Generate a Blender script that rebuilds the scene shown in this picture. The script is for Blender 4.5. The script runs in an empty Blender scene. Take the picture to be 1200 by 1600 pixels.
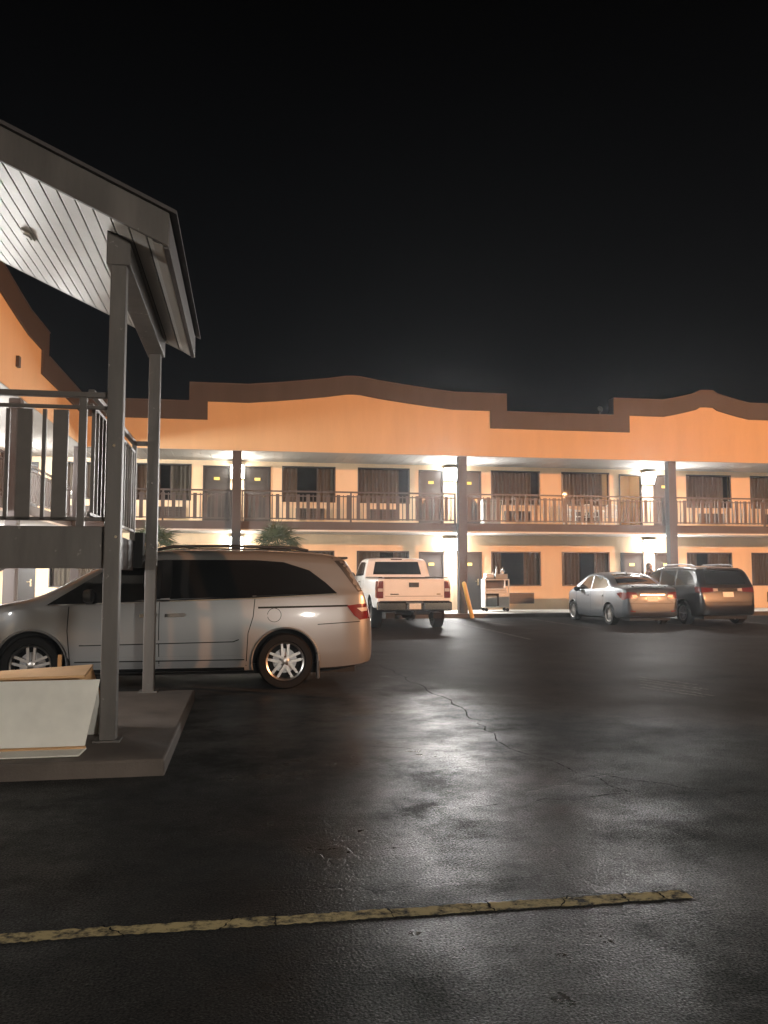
import bpy, bmesh, math, random
from mathutils import Vector, Matrix
from mathutils.bvhtree import BVHTree
from mathutils.geometry import delaunay_2d_cdt
R = math.radians
random.seed(7)
S = bpy.context.scene
COL = S.collection

# ------------------------------------------------------------------ camera, sky, exposure
cam_d = bpy.data.cameras.new('camera'); cam = bpy.data.objects.new('camera', cam_d); COL.objects.link(cam)
cam.location = (0, 0, 1.42)
cam.rotation_euler = (R(90) + math.atan(98 / 1290), 0, R(-9.5))
cam_d.sensor_fit = 'VERTICAL'; cam_d.sensor_height = 36; cam_d.lens = 36 * 1290 / 1600
cam_d.clip_start = .05; cam_d.clip_end = 2000
S.camera = cam
S.view_settings.view_transform = 'Standard'; S.view_settings.look = 'None'
S.view_settings.exposure = 0; S.view_settings.gamma = 1; S.view_settings.use_curve_mapping = False
try:
    S.cycles.use_denoising = True; S.cycles.max_bounces = 6; S.cycles.diffuse_bounces = 3; S.cycles.glossy_bounces = 4
    S.cycles.transparent_max_bounces = 8; S.cycles.sample_clamp_indirect = 3; S.cycles.sample_clamp_direct = 40; S.cycles.caustics_reflective = False
except Exception: pass
W = bpy.data.worlds.new('World'); S.world = W; W.use_nodes = True
wn = W.node_tree.nodes; wl = W.node_tree.links
bg = wn['Background']; bg.inputs['Strength'].default_value = 1
tcw = wn.new('ShaderNodeTexCoord'); sx = wn.new('ShaderNodeSeparateXYZ'); rp = wn.new('ShaderNodeValToRGB')
wl.new(tcw.outputs['Generated'], sx.inputs[0]); wl.new(sx.outputs['Z'], rp.inputs[0]); wl.new(rp.outputs[0], bg.inputs['Color'])
rp.color_ramp.elements[0].color = (.0060, .0066, .0076, 1); rp.color_ramp.elements[1].color = (.0005, .0005, .0006, 1)
rp.color_ramp.elements[1].position = .62

SODIUM = (1.0, .44, .19); WHITE = (1.0, .985, .95)
P_SODIUM = 56000; P_LAMP = 820; P_CANOPY = 215; P_FRONT = 1200

# ------------------------------------------------------------------ materials
def nodes_of(m):
    m.use_nodes = True
    return m.node_tree.nodes, m.node_tree.links, m.node_tree.nodes['Principled BSDF']
MATS = {}
def pbr(name, col, rough=.6, metal=0, var=.12, scale=3.0, bump=0, bscale=60, coat=0, spec=.5, streak=False, rvar=.1, chips=0):
    if name in MATS: return MATS[name]
    m = bpy.data.materials.new(name); n, l, b = nodes_of(m)
    b.inputs['Metallic'].default_value = metal
    b.inputs['Specular IOR Level'].default_value = spec
    if coat: b.inputs['Coat Weight'].default_value = coat; b.inputs['Coat Roughness'].default_value = .05
    tc = n.new('ShaderNodeTexCoord'); vec = tc.outputs['Object']
    if streak:
        mp = n.new('ShaderNodeMapping'); mp.inputs['Scale'].default_value = (1, 1, .18); l.new(vec, mp.inputs[0]); vec = mp.outputs[0]
    nz = n.new('ShaderNodeTexNoise'); nz.inputs['Scale'].default_value = scale; nz.inputs['Detail'].default_value = 6; nz.inputs['Roughness'].default_value = .6
    l.new(vec, nz.inputs['Vector'])
    rmp = n.new('ShaderNodeValToRGB'); l.new(nz.outputs['Fac'], rmp.inputs[0])
    c = Vector(col)
    rmp.color_ramp.elements[0].position = .3; rmp.color_ramp.elements[1].position = .7
    rmp.color_ramp.elements[0].color = (*(c * (1 - var)), 1); rmp.color_ramp.elements[1].color = (*(c * (1 + var)), 1)
    if chips:
        n3 = n.new('ShaderNodeTexNoise'); n3.inputs['Scale'].default_value = 13; n3.inputs['Detail'].default_value = 9; n3.inputs['Roughness'].default_value = .7; l.new(tc.outputs['Object'], n3.inputs['Vector'])
        r3 = n.new('ShaderNodeValToRGB'); l.new(n3.outputs['Fac'], r3.inputs[0]); r3.color_ramp.elements[0].position = chips; r3.color_ramp.elements[1].position = chips + .012
        r3.color_ramp.elements[0].color = (0, 0, 0, 1); r3.color_ramp.elements[1].color = (1, 1, 1, 1)
        mc = n.new('ShaderNodeMix'); mc.data_type = 'RGBA'; l.new(r3.outputs[0], mc.inputs[0]); l.new(rmp.outputs[0], mc.inputs[6]); mc.inputs[7].default_value = (.26, .24, .22, 1)
        l.new(mc.outputs[2], b.inputs['Base Color'])
    else: l.new(rmp.outputs[0], b.inputs['Base Color'])
    mr = n.new('ShaderNodeMapRange'); mr.inputs['To Min'].default_value = max(.02, rough - rvar * rough); mr.inputs['To Max'].default_value = min(1, rough + rvar * rough)
    l.new(nz.outputs['Fac'], mr.inputs[0]); l.new(mr.outputs[0], b.inputs['Roughness'])
    if bump:
        n2 = n.new('ShaderNodeTexNoise'); n2.inputs['Scale'].default_value = bscale; n2.inputs['Detail'].default_value = 4; l.new(tc.outputs['Object'], n2.inputs['Vector'])
        bp = n.new('ShaderNodeBump'); bp.inputs['Strength'].default_value = bump; bp.inputs['Distance'].default_value = .01
        l.new(n2.outputs['Fac'], bp.inputs['Height']); l.new(bp.outputs[0], b.inputs['Normal'])
    MATS[name] = m
    return m
M_wall = pbr('peach_stucco', (.77, .58, .38), .85, var=.09, scale=1.6, bump=.35, bscale=90, streak=True)
M_para = pbr('peach_parapet_stucco', (.75, .54, .315), .85, var=.05, scale=1.8, bump=.35, bscale=90, streak=True)
M_trim = pbr('dark_brown_trim', (.066, .057, .056), .6, var=.15, scale=1.5, bump=.15, bscale=50, streak=True)
M_slab = pbr('brown_fascia_paint', (.092, .078, .076), .6, var=.14, scale=1.2, bump=.15, streak=True)
M_post = pbr('taupe_post_paint', (.115, .102, .094), .52, var=.28, scale=5, bump=.10, bscale=140, chips=.645, streak=True)
M_rail = pbr('brown_rail_paint', (.092, .078, .074), .45, var=.15, scale=5)
M_railn = pbr('taupe_rail_paint', (.112, .098, .090), .42, var=.15, scale=6)
M_door = pbr('brown_door_paint', (.022, .019, .0175), .5, var=.1, scale=2)
M_frame = pbr('dark_bronze_frame', (.05, .042, .040), .4, var=.1)
M_soff = pbr('white_soffit_paint', (.44, .425, .40), .5, var=.06, scale=2)
M_board_soff = pbr('white_soffit_board', (.64, .625, .60), .45, var=.07, scale=3)
M_white = pbr('white_trim', (.75, .73, .68), .5, var=.05)
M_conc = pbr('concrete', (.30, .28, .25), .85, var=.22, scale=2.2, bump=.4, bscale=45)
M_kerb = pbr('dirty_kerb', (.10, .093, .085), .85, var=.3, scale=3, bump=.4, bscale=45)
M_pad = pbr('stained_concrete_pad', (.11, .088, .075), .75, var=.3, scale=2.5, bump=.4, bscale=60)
M_curt = pbr('beige_curtain', (.30, .25, .20), .9, var=.12, scale=6, streak=True)
M_dark = pbr('dark_interior', (.02, .02, .02), .9, var=.1)
M_ac = pbr('brown_grille', (.10, .075, .06), .55, var=.15, scale=8)
M_brass = pbr('door_hardware', (.72, .62, .42), .25, metal=1, var=.05)
M_plate = pbr('cream_number_plate', (.80, .62, .16), .5, var=.05)
M_chrome = pbr('chrome', (.75, .75, .75), .12, metal=1, var=.03)
M_alu = pbr('alloy_rim', (.42, .41, .40), .34, metal=1, var=.06, scale=9)
M_tyre = pbr('tyre_rubber', (.007, .007, .007), .8, var=.2, scale=9, spec=.15)
M_blk = pbr('black_plastic', (.018, .018, .018), .45, var=.15)
M_crack = pbr('asphalt_crack', (.009, .009, .009), .95, var=.3, spec=.02)
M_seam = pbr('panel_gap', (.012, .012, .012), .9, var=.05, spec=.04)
M_under = pbr('underbody', (.012, .012, .012), .9, var=.2)
M_red = pbr('red_lens', (.13, .008, .008), .12, var=.1, coat=1)
M_clear = pbr('clear_lens', (.55, .50, .46), .12, var=.1, coat=1)
M_lic = pbr('licence_plate', (.72, .72, .68), .4, var=.08, scale=20)
M_vsil = pbr('silver_paint', (.19, .192, .195), .34, metal=.3, var=.04, scale=.8, coat=1)
M_vwht = pbr('white_car_paint', (.86, .85, .83), .35, var=.04, coat=.8)
M_vgry = pbr('blue_grey_paint', (.05, .058, .067), .42, metal=.6, var=.04, coat=.5)
M_vdrk = pbr('dark_slate_paint', (.012, .012, .0135), .3, metal=.55, var=.05, coat=1)
M_board = pbr('white_coroplast', (.84, .82, .76), .55, var=.08, scale=4)
M_card = pbr('tan_cardboard', (.56, .33, .16), .8, var=.1, scale=4)  # tan pushed to orange, standing in for amber floodlight on the sheet
M_yel = pbr('yellow_paint', (.72, .45, .10), .5, var=.12, scale=4)
M_bin = pbr('grey_plastic', (.28, .30, .29), .5, var=.08)
M_resin = pbr('white_resin', (.78, .77, .74), .4, var=.05)
M_frond = pbr('palm_frond', (.07, .10, .055), .5, var=.3, scale=3)
M_trunk = pbr('palm_trunk', (.14, .10, .07), .9, var=.3, scale=10, bump=.5)
M_soil = pbr('soil', (.06, .045, .03), .95, var=.4, scale=5, bump=.6)
M_skin = pbr('skin', (.45, .27, .19), .55, var=.06)
M_jack = pbr('dark_jacket', (.10, .08, .075), .8, var=.2)
M_jean = pbr('blue_jeans', (.06, .08, .14), .85, var=.2)
M_hair = pbr('brown_hair', (.035, .022, .015), .5, var=.3, scale=20)
M_lin = pbr('white_linen', (.72, .71, .69), .85, var=.08)
M_galv = pbr('galvanised_pole', (.35, .35, .36), .45, metal=.8, var=.1)

def glass(name, tint, mixf):
    m = bpy.data.materials.new(name); n, l, b = nodes_of(m)
    b.inputs['Base Color'].default_value = (*tint, 1); b.inputs['Roughness'].default_value = .012
    tr = n.new('ShaderNodeBsdfTransparent'); tr.inputs[0].default_value = (.8, .8, .78, 1)
    mx = n.new('ShaderNodeMixShader'); mx.inputs[0].default_value = mixf
    l.new(tr.outputs[0], mx.inputs[1]); l.new(b.outputs[0], mx.inputs[2]); l.new(mx.outputs[0], n['Material Output'].inputs[0])
    return m
M_pane = glass('window_glass', (.01, .011, .012), .42)
M_cglass = pbr('tinted_car_glass', (.006, .0065, .007), .05, var=.1, coat=.4)
def emit(name, col, st):
    m = bpy.data.materials.new(name); m.use_nodes = True; n = m.node_tree.nodes; l = m.node_tree.links
    for x in list(n):
        if x.type == 'BSDF_PRINCIPLED': n.remove(x)
    e = n.new('ShaderNodeEmission'); e.inputs[0].default_value = (*col, 1); e.inputs[1].default_value = st
    l.new(e.outputs[0], n['Material Output'].inputs[0]); return m

def asphalt(name):
    m = bpy.data.materials.new(name); n, l, b = nodes_of(m)
    tc = n.new('ShaderNodeTexCoord'); ob = tc.outputs['Object']
    def noise(s, d=5, r=.6, vec=None, dist=0):
        x = n.new('ShaderNodeTexNoise'); x.inputs['Scale'].default_value = s; x.inputs['Detail'].default_value = d; x.inputs['Roughness'].default_value = r
        x.inputs['Distortion'].default_value = dist
        l.new(vec or ob, x.inputs['Vector']); return x
    def math_(op, a, c=None):
        x = n.new('ShaderNodeMath'); x.operation = op
        for i, v in enumerate((a, c)):
            if v is None: continue
            if isinstance(v, (int, float)): x.inputs[i].default_value = v
            else: l.new(v, x.inputs[i])
        return x.outputs[0]
    def rng(v, a, c, d, e):
        x = n.new('ShaderNodeMapRange'); l.new(v, x.inputs[0])
        for i, q in enumerate((a, c, d, e)): x.inputs[i + 1].default_value = q
        return x.outputs[0]
    big = noise(.16, 6, .62, dist=.6); mid = noise(1.1, 8, .65); fine = noise(95, 3, .6); grit = noise(240, 2, .5)
    mp = n.new('ShaderNodeMapping'); mp.inputs['Scale'].default_value = (.09, .9, 1); mp.inputs['Rotation'].default_value = (0, 0, R(4)); l.new(ob, mp.inputs[0])
    bands = noise(1.0, 6, .6, mp.outputs[0])                    # paver passes and tyre polish along the lanes
    # cracks
    wob = noise(2.2, 5, .7)
    add = n.new('ShaderNodeVectorMath'); add.operation = 'MULTIPLY_ADD'
    l.new(wob.outputs['Color'], add.inputs[0]); add.inputs[1].default_value = (.55, .55, 0); l.new(ob, add.inputs[2])
    def cracks(scale, width):
        v = n.new('ShaderNodeTexVoronoi'); v.feature = 'DISTANCE_TO_EDGE'; v.inputs['Scale'].default_value = scale
        l.new(add.outputs[0], v.inputs['Vector']); return rng(v.outputs['Distance'], 0, width, 1, 0)
    c1 = cracks(.42, .006); c2 = cracks(5.5, .055)
    patchy = rng(noise(.33, 3, .5).outputs['Fac'], .52, .66, 0, 1)
    c = math_('MAXIMUM', math_('MULTIPLY', math_('MULTIPLY', c1, rng(noise(.21, 2, .5).outputs['Fac'], .48, .6, 0, 1)), .55), math_('MULTIPLY', math_('MULTIPLY', c2, patchy), .45))
    val = math_('ADD', rng(big.outputs['Fac'], .3, .7, .011, .021), rng(fine.outputs['Fac'], .3, .75, -.009, .014))
    val = math_('ADD', val, rng(mid.outputs['Fac'], .3, .7, -.004, .006))
    val = math_('MULTIPLY', val, math_('SUBTRACT', 1, math_('MULTIPLY', c, .75)))
    val = math_('MAXIMUM', val, .003)
    cr = n.new('ShaderNodeCombineColor'); l.new(val, cr.inputs[0]); l.new(math_('MULTIPLY', val, 1.03), cr.inputs[1]); l.new(math_('MULTIPLY', val, 1.04), cr.inputs[2])
    # traffic-polished, sealed lane in the near part of the lot; ragged border to the coarse far part
    sp = n.new('ShaderNodeSeparateXYZ'); l.new(ob, sp.inputs[0])
    edge = math_('ADD', math_('ADD', sp.outputs['Y'], math_('MULTIPLY', math_('MAXIMUM', math_('SUBTRACT', sp.outputs['X'], 2.3), 0), .85)),
                 math_('ADD', rng(noise(.55, 6, .7).outputs['Fac'], .25, .75, -1.3, 1.3), rng(mid.outputs['Fac'], .3, .7, -.35, .35)))
    seal = math_('MULTIPLY', rng(edge, 8.0, 11.0, 1, .12), rng(sp.outputs['X'], 1.5, 2.8, 1, .20))
    mott = rng(noise(1.3, 8, .75).outputs['Fac'], .36, .60, .2, 1)
    sealm = math_('MULTIPLY', seal, mott)
    rough = math_('ADD', math_('MULTIPLY', rng(bands.outputs['Fac'], .3, .7, .50, .62), math_('SUBTRACT', 1, sealm)), math_('MULTIPLY', rng(bands.outputs['Fac'], .3, .7, .23, .33), sealm))
    rough = math_('ADD', rough, math_('MULTIPLY', c, .25))
    agg = n.new('ShaderNodeTexVoronoi'); agg.inputs['Scale'].default_value = 105; l.new(ob, agg.inputs['Vector'])
    h = math_('ADD', math_('MULTIPLY', fine.outputs['Fac'], .35), math_('ADD', math_('MULTIPLY', grit.outputs['Fac'], .4), math_('MULTIPLY', agg.outputs['Distance'], .5)))
    h = math_('SUBTRACT', h, math_('MULTIPLY', c, 1.4))
    h = math_('ADD', h, math_('MULTIPLY', mid.outputs['Fac'], .5))
    bp = n.new('ShaderNodeBump'); bp.inputs['Strength'].default_value = .4; bp.inputs['Distance'].default_value = .006
    l.new(h, bp.inputs['Height'])
    n.remove(b)
    df = n.new('ShaderNodeBsdfDiffuse'); l.new(cr.outputs[0], df.inputs['Color']); df.inputs['Roughness'].default_value = .6; l.new(bp.outputs[0], df.inputs['Normal'])
    gl = n.new('ShaderNodeBsdfGlossy'); gl.distribution = 'BECKMANN'; gl.inputs['Color'].default_value = (1, 1, 1, 1); l.new(rough, gl.inputs['Roughness']); l.new(bp.outputs[0], gl.inputs['Normal'])
    fr = n.new('ShaderNodeFresnel'); fr.inputs['IOR'].default_value = 1.38; l.new(bp.outputs[0], fr.inputs['Normal'])
    dust = rng(fine.outputs['Fac'], .35, .62, .35, 1.0)           # matt stone tops between the shiny binder
    fac = math_('MULTIPLY', math_('MULTIPLY', fr.outputs[0], math_('ADD', .045, math_('MULTIPLY', sealm, .50))), dust)
    mx = n.new('ShaderNodeMixShader'); l.new(fac, mx.inputs[0]); l.new(df.outputs[0], mx.inputs[1]); l.new(gl.outputs[0], mx.inputs[2])
    l.new(mx.outputs[0], n['Material Output'].inputs[0])
    return m
M_asph = asphalt('worn_asphalt')
def worn_paint(name, col, lo, hi, scale=7):
    m = bpy.data.materials.new(name); n, l, b = nodes_of(m)
    tc = n.new('ShaderNodeTexCoord'); nz = n.new('ShaderNodeTexNoise'); nz.inputs['Scale'].default_value = scale; nz.inputs['Detail'].default_value = 9; nz.inputs['Roughness'].default_value = .72
    l.new(tc.outputs['Object'], nz.inputs['Vector'])
    r = n.new('ShaderNodeValToRGB'); l.new(nz.outputs['Fac'], r.inputs[0])
    r.color_ramp.elements[0].position = lo; r.color_ramp.elements[1].position = hi
    r.color_ramp.elements[0].color = (.018, .017, .016, 1); r.color_ramp.elements[1].color = (*col, 1)
    l.new(r.outputs[0], b.inputs['Base Color']); b.inputs['Roughness'].default_value = .8; b.inputs['Specular IOR Level'].default_value = .06
    bp = n.new('ShaderNodeBump'); bp.inputs['Strength'].default_value = .5; bp.inputs['Distance'].default_value = .01; l.new(nz.outputs['Fac'], bp.inputs['Height']); l.new(bp.outputs[0], b.inputs['Normal'])
    return m
M_line = worn_paint('worn_yellow_line', (.36, .285, .14), .38, .54, 14)
M_faint = worn_paint('faded_white_line', (.10, .096, .09), .44, .66, 5)
M_scuff = worn_paint('pale_scuff', (.07, .067, .064), .42, .66, 22)

# ------------------------------------------------------------------ mesh helpers
class MB:
    def __init__(s): s.v = []; s.f = []; s.m = []
    def add(s, vs, fs, mi=0):
        o = len(s.v); s.v += [tuple(v) for v in vs]; s.f += [[i + o for i in f] for f in fs]; s.m += [mi] * len(fs); return s
    def box(s, x0, x1, y0, y1, z0, z1, mi=0):
        vs = [(x, y, z) for z in (z0, z1) for y in (y0, y1) for x in (x0, x1)]
        return s.add(vs, [(0, 2, 3, 1), (4, 5, 7, 6), (0, 1, 5, 4), (2, 6, 7, 3), (0, 4, 6, 2), (1, 3, 7, 5)], mi)
    def prism(s, poly, axis, a, b, mi=0):
        """poly in the plane without `axis`, extruded from a to b along it"""
        n = len(poly)
        def P(p, t): return {'x': (t, p[0], p[1]), 'y': (p[0], t, p[1]), 'z': (p[0], p[1], t)}[axis]
        vs = [P(p, a) for p in poly] + [P(p, b) for p in poly]
        fs = [list(range(n))[::-1], list(range(n, 2 * n))] + [(i, (i + 1) % n, n + (i + 1) % n, n + i) for i in range(n)]
        return s.add(vs, fs, mi)
    def tube(s, pts, r, n=8, mi=0, caps=True):
        pts = [Vector(p) for p in pts]; rs = r if isinstance(r, (list, tuple)) else [r] * len(pts)
        rings = []
        up = Vector((0, 0, 1))
        for i, p in enumerate(pts):
            d = (pts[min(i + 1, len(pts) - 1)] - pts[max(i - 1, 0)]).normalized()
            a = d.cross(up if abs(d.z) < .95 else Vector((1, 0, 0))).normalized(); b = d.cross(a)
            rings.append([p + (a * math.cos(t) + b * math.sin(t)) * rs[i] for t in [2 * math.pi * k / n for k in range(n)]])
        vs = [v for g in rings for v in g]; fs = []
        for i in range(len(pts) - 1):
            for k in range(n): fs.append((i * n + k, i * n + (k + 1) % n, (i + 1) * n + (k + 1) % n, (i + 1) * n + k))
        if caps: fs += [list(range(n))[::-1], list(range((len(pts) - 1) * n, len(pts) * n))]
        return s.add(vs, fs, mi)
    def lathe(s, prof, axis='z', n=24, mi=0, c=(0, 0, 0), cap=True):
        vs = []; fs = []
        for r, h in prof:
            for k in range(n):
                t = 2 * math.pi * k / n; a, b = r * math.cos(t), r * math.sin(t)
                p = {'z': (a, b, h), 'y': (a, h, b), 'x': (h, a, b)}[axis]; vs.append((p[0] + c[0], p[1] + c[1], p[2] + c[2]))
        for i in range(len(prof) - 1):
            for k in range(n): fs.append((i * n + k, i * n + (k + 1) % n, (i + 1) * n + (k + 1) % n, (i + 1) * n + k))
        if cap and prof[0][0] > .001: fs.append(list(range(n))[::-1])
        if cap and prof[-1][0] > .001: fs.append(list(range((len(prof) - 1) * n, len(prof) * n)))
        return s.add(vs, fs, mi)
    def mesh(s, name, mats, smooth=None):
        me = bpy.data.meshes.new(name); me.from_pydata(s.v, [], s.f)
        for m in (mats if isinstance(mats, (list, tuple)) else [mats]): me.materials.append(m)
        me.polygons.foreach_set('material_index', s.m)
        bm = bmesh.new(); bm.from_mesh(me); bmesh.ops.recalc_face_normals(bm, faces=bm.faces); bm.to_mesh(me); bm.free()
        if smooth:
            me.polygons.foreach_set('use_smooth', [True] * len(me.polygons)); me.set_sharp_from_angle(angle=R(smooth))
        return me
    def build(s, name, mats, parent=None, smooth=None, loc=None, rot=None, bevel=0, world=False):
        if world and parent is not None:
            o = parent.location; q = parent.parent
            off = Vector(o) + (Vector(q.location) if q else Vector())
            s.v = [tuple(Vector(v) - off) for v in s.v]
        ob = bpy.data.objects.new(name, s.mesh(name, mats, smooth)); COL.objects.link(ob)
        if parent is not None: ob.parent = parent
        if loc: ob.location = loc
        if rot: ob.rotation_euler = rot
        if bevel:
            bv = ob.modifiers.new('bevel', 'BEVEL'); bv.width = bevel; bv.segments = 2; bv.limit_method = 'ANGLE'
        return ob
def link(name, me, parent=None, loc=None, rot=None):
    ob = bpy.data.objects.new(name, me); COL.objects.link(ob); ob.parent = parent
    if loc is not None: ob.location = loc
    if rot is not None: ob.rotation_euler = rot
    return ob
def tag(o, label, cat, group=None):
    o['label'] = label; o['category'] = cat
    if group: o['group'] = group
    return o
def thing(name, label, cat, loc=(0, 0, 0), rz=0, group=None):
    o = bpy.data.objects.new(name, None); COL.objects.link(o); o.location = loc; o.rotation_euler = (0, 0, rz); o.empty_display_size = .2
    return tag(o, label, cat, group)
def struct(o, kind='structure'): o['kind'] = kind; return o
def dup(o, label=None, parent=None):
    c = o.copy(); COL.objects.link(c)
    if parent is not None: c.parent = parent
    if label: c['label'] = label
    for k in list(o.children): dup(k, None, c)
    return c
def B(*a): return MB().box(*a)

# ------------------------------------------------------------------ ground
g = MB(); n = 0
g.add([(-150, -150, 0), (150, -150, 0), (150, 150, 0), (-150, 150, 0)], [(0, 1, 2, 3)])
struct(g.build('parking_lot', M_asph))
def strip(name, pts, w, mat, z=.004, jag=.0, step=.05):
    b = MB(); L = []; P = [Vector((*p, 0)) for p in pts]
    dense = []
    for a, c in zip(P[:-1], P[1:]):
        k = max(1, int((c - a).length / step))
        dense += [a.lerp(c, i / k) for i in range(k)]
    dense.append(P[-1])
    for i, p in enumerate(dense):
        d = (dense[min(i + 1, len(dense) - 1)] - dense[max(i - 1, 0)]).normalized(); nrm = Vector((-d.y, d.x, 0))
        ww = w[0] + (w[1] - w[0]) * i / (len(dense) - 1) if isinstance(w, tuple) else w
        L += [p + nrm * (ww / 2 + random.uniform(-jag, jag)) + Vector((0, 0, z)), p - nrm * (ww / 2 + random.uniform(-jag, jag)) + Vector((0, 0, z))]
    k = len(dense)
    b.add(L, [(2 * i, 2 * i + 2, 2 * i + 3, 2 * i + 1) for i in range(k - 1)])
    return struct(b.build(name, mat))
# worn yellow stall line in pieces, broken where the asphalt has cracked through
strip('parking_line', [(-2.6 + .12 * i, 3.535 - .008 * (-2.6 + .12 * i) + random.uniform(-.003, .003)) for i in range(39)], .088, M_line, .004, .007, .02)
# tar seams and long cracks
rnd2 = random.Random(11)
def wiggle(p, q, k, amp):
    p = Vector(p); q = Vector(q); d = (q - p); nn = Vector((-d.y, d.x)).normalized(); o = []
    for i in range(k + 1):
        t = i / k; o.append(tuple(p.lerp(q, t) + nn * rnd2.uniform(-amp, amp) * (0 if i in (0, k) else 1)))
    return o
for x in (-1.02, -.5, -.06, .14, .62, .97, 1.05, 1.38, 1.66, -1.5, 1.83):
    y = 3.535 - .008 * x; d = random.uniform(-.05, .05)
    strip('asphalt_crack', wiggle((x - d, y - .06), (x + d, y + .06), 8, .008), (random.uniform(.002, .006), random.uniform(.004, .012)), M_crack, .0065, .003, .01)
for p, q, k, a, w in [((2.1, 13.0), (2.3, 8.7), 16, .05, .035), ((2.3, 8.7), (2.15, 6.8), 12, .05, .022), ((2.15, 6.8), (2.5, 5.2), 9, .05, .015),
                      ((2.5, 5.7), (3.1, 5.05), 9, .04, .02), ((3.1, 5.05), (4.6, 5.0), 9, .05, .012), ((1.3, 5.0), (2.5, 5.15), 8, .05, .010), ((1.0, 6.9), (1.6, 6.6), 6, .04, .012)]:
    strip('asphalt_crack', wiggle(p, q, k, a), w * .42, M_crack, .0032, .006, .03)
for p, q in [((7.3, 22.6), (6.9, 26.2)), ((9.1, 20.5), (9.1, 26.2)), ((12.2, 19.8), (12.2, 26.2)), ((14.9, 20.2), (14.9, 26.2)), ((2.9, 20.5), (2.9, 24.5)), ((6.2, 17.5), (6.2, 26.0))]:
    strip('stall_line', [p, q], .10, M_faint, .004, .008, .06)
for k in range(5):
    x = 4.95 + .12 * k; y = 9.9 + .25 * k
    strip('scuff_mark', wiggle((x, y), (x + .35, y - .9 - .2 * (k % 2)), 6, .03), (.10, .05), M_scuff, .004, .03, .03)

# walkways and kerb
struct(MB().box(-4.8, 24, 26.62, 29.2, -.3, .15).build('walkway', M_conc, bevel=.015))
struct(MB().box(-4.8, 24, 26.45, 26.62, -.3, .145).build('kerb', M_kerb, bevel=.02))
struct(MB().box(-8.1, -4.8, 12, 29.2, -.3, .15).build('walkway', M_conc, bevel=.015))
struct(MB().box(-4.8, -4.63, 12, 26.45, -.3, .145).build('kerb', M_kerb, bevel=.02))
struct(MB().box(-4.6, 1.9, 24.3, 26.4, -.2, .16).build('planting_bed', M_soil, bevel=.03))
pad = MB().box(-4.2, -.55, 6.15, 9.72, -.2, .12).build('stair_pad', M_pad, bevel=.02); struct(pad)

# ------------------------------------------------------------------ the motel
def wall_boxes(mb, a0, a1, c0, c1, z0, z1, holes, plane):
    """solid wall with rectangular holes (a0,a1,z0,z1 each); plane 'v': along x, thickness c0..c1 in y"""
    def bx(p, q, r, s):
        if q - p < 1e-4 or s - r < 1e-4: return
        if plane == 'v': mb.box(p, q, c0, c1, r, s)
        else: mb.box(c0, c1, p, q, r, s)
    holes = sorted(holes); x = a0
    for h in holes:
        bx(x, h[0], z0, z1); bx(h[0], h[1], z0, h[2]); bx(h[0], h[1], h[3], z1); x = h[1]
    bx(x, a1, z0, z1)
VW = 29.2
motel = thing('motel_building', 'two-storey peach motel block with brown stepped parapet facing the camera', 'motel', (7, 29, 0))
F1, F2 = .15, 3.12
winU = [(-6.5, -4.6), (-3.75, -1.89), (1.23, 3.13), (3.93, 5.83), (8.88, 10.78), (11.61, 13.52), (16.65, 18.53), (19.34, 21.24)]
winL = [(-6.5, -4.6), (-3.75, -1.89), (1.25, 3.10), (3.90, 5.80), (8.86, 10.77), (11.58, 13.47), (16.6, 18.48), (19.3, 21.2)]
doorU = [(-7.85, -6.92), (-1.5, -.56), (-.09, .84), (6.16, 7.09), (7.58, 8.51), (13.9, 14.84), (15.28, 16.22)]
def mk_wall():
    b = MB()
    wall_boxes(b, -8.1, 24, VW, VW + .25, F1, 2.86, [(a, c, F1, F1 + 2.1) for a, c in doorU] + [(a, c, 1.0, 2.27) for a, c in winL], 'v')
    wall_boxes(b, -8.1, 24, VW, VW + .25, 2.86, 5.42, [(a, c, F2, F2 + 2.1) for a, c in doorU] + [(a, c, 3.98, 5.26) for a, c in winU], 'v')
    b.build('wall', M_wall, motel, world=True)
    MB().box(-8.1, 13.0, VW + 1.6, VW + 1.8, 0, 5.4).build('room_partition', M_dark, motel, world=True)
    MB().box(17.2, 24, VW + 1.6, VW + 1.8, 0, 5.4).build('room_partition', M_dark, motel, world=True)
mk_wall()
def curtain_mesh(w, h, seedv):
    b = MB(); rr = random.Random(seedv); k = max(6, int(w / .035)); vs = []
    ph = rr.random() * 6
    for i in range(k + 1):
        x = w * i / k; y = .028 * math.sin(i * 1.55 + ph) + .012 * math.sin(i * .6 + ph * 2)
        vs += [(x, y, 0), (x, y, h)]
    return b.add(vs, [(2 * i, 2 * i + 2, 2 * i + 3, 2 * i + 1) for i in range(k)])
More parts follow.
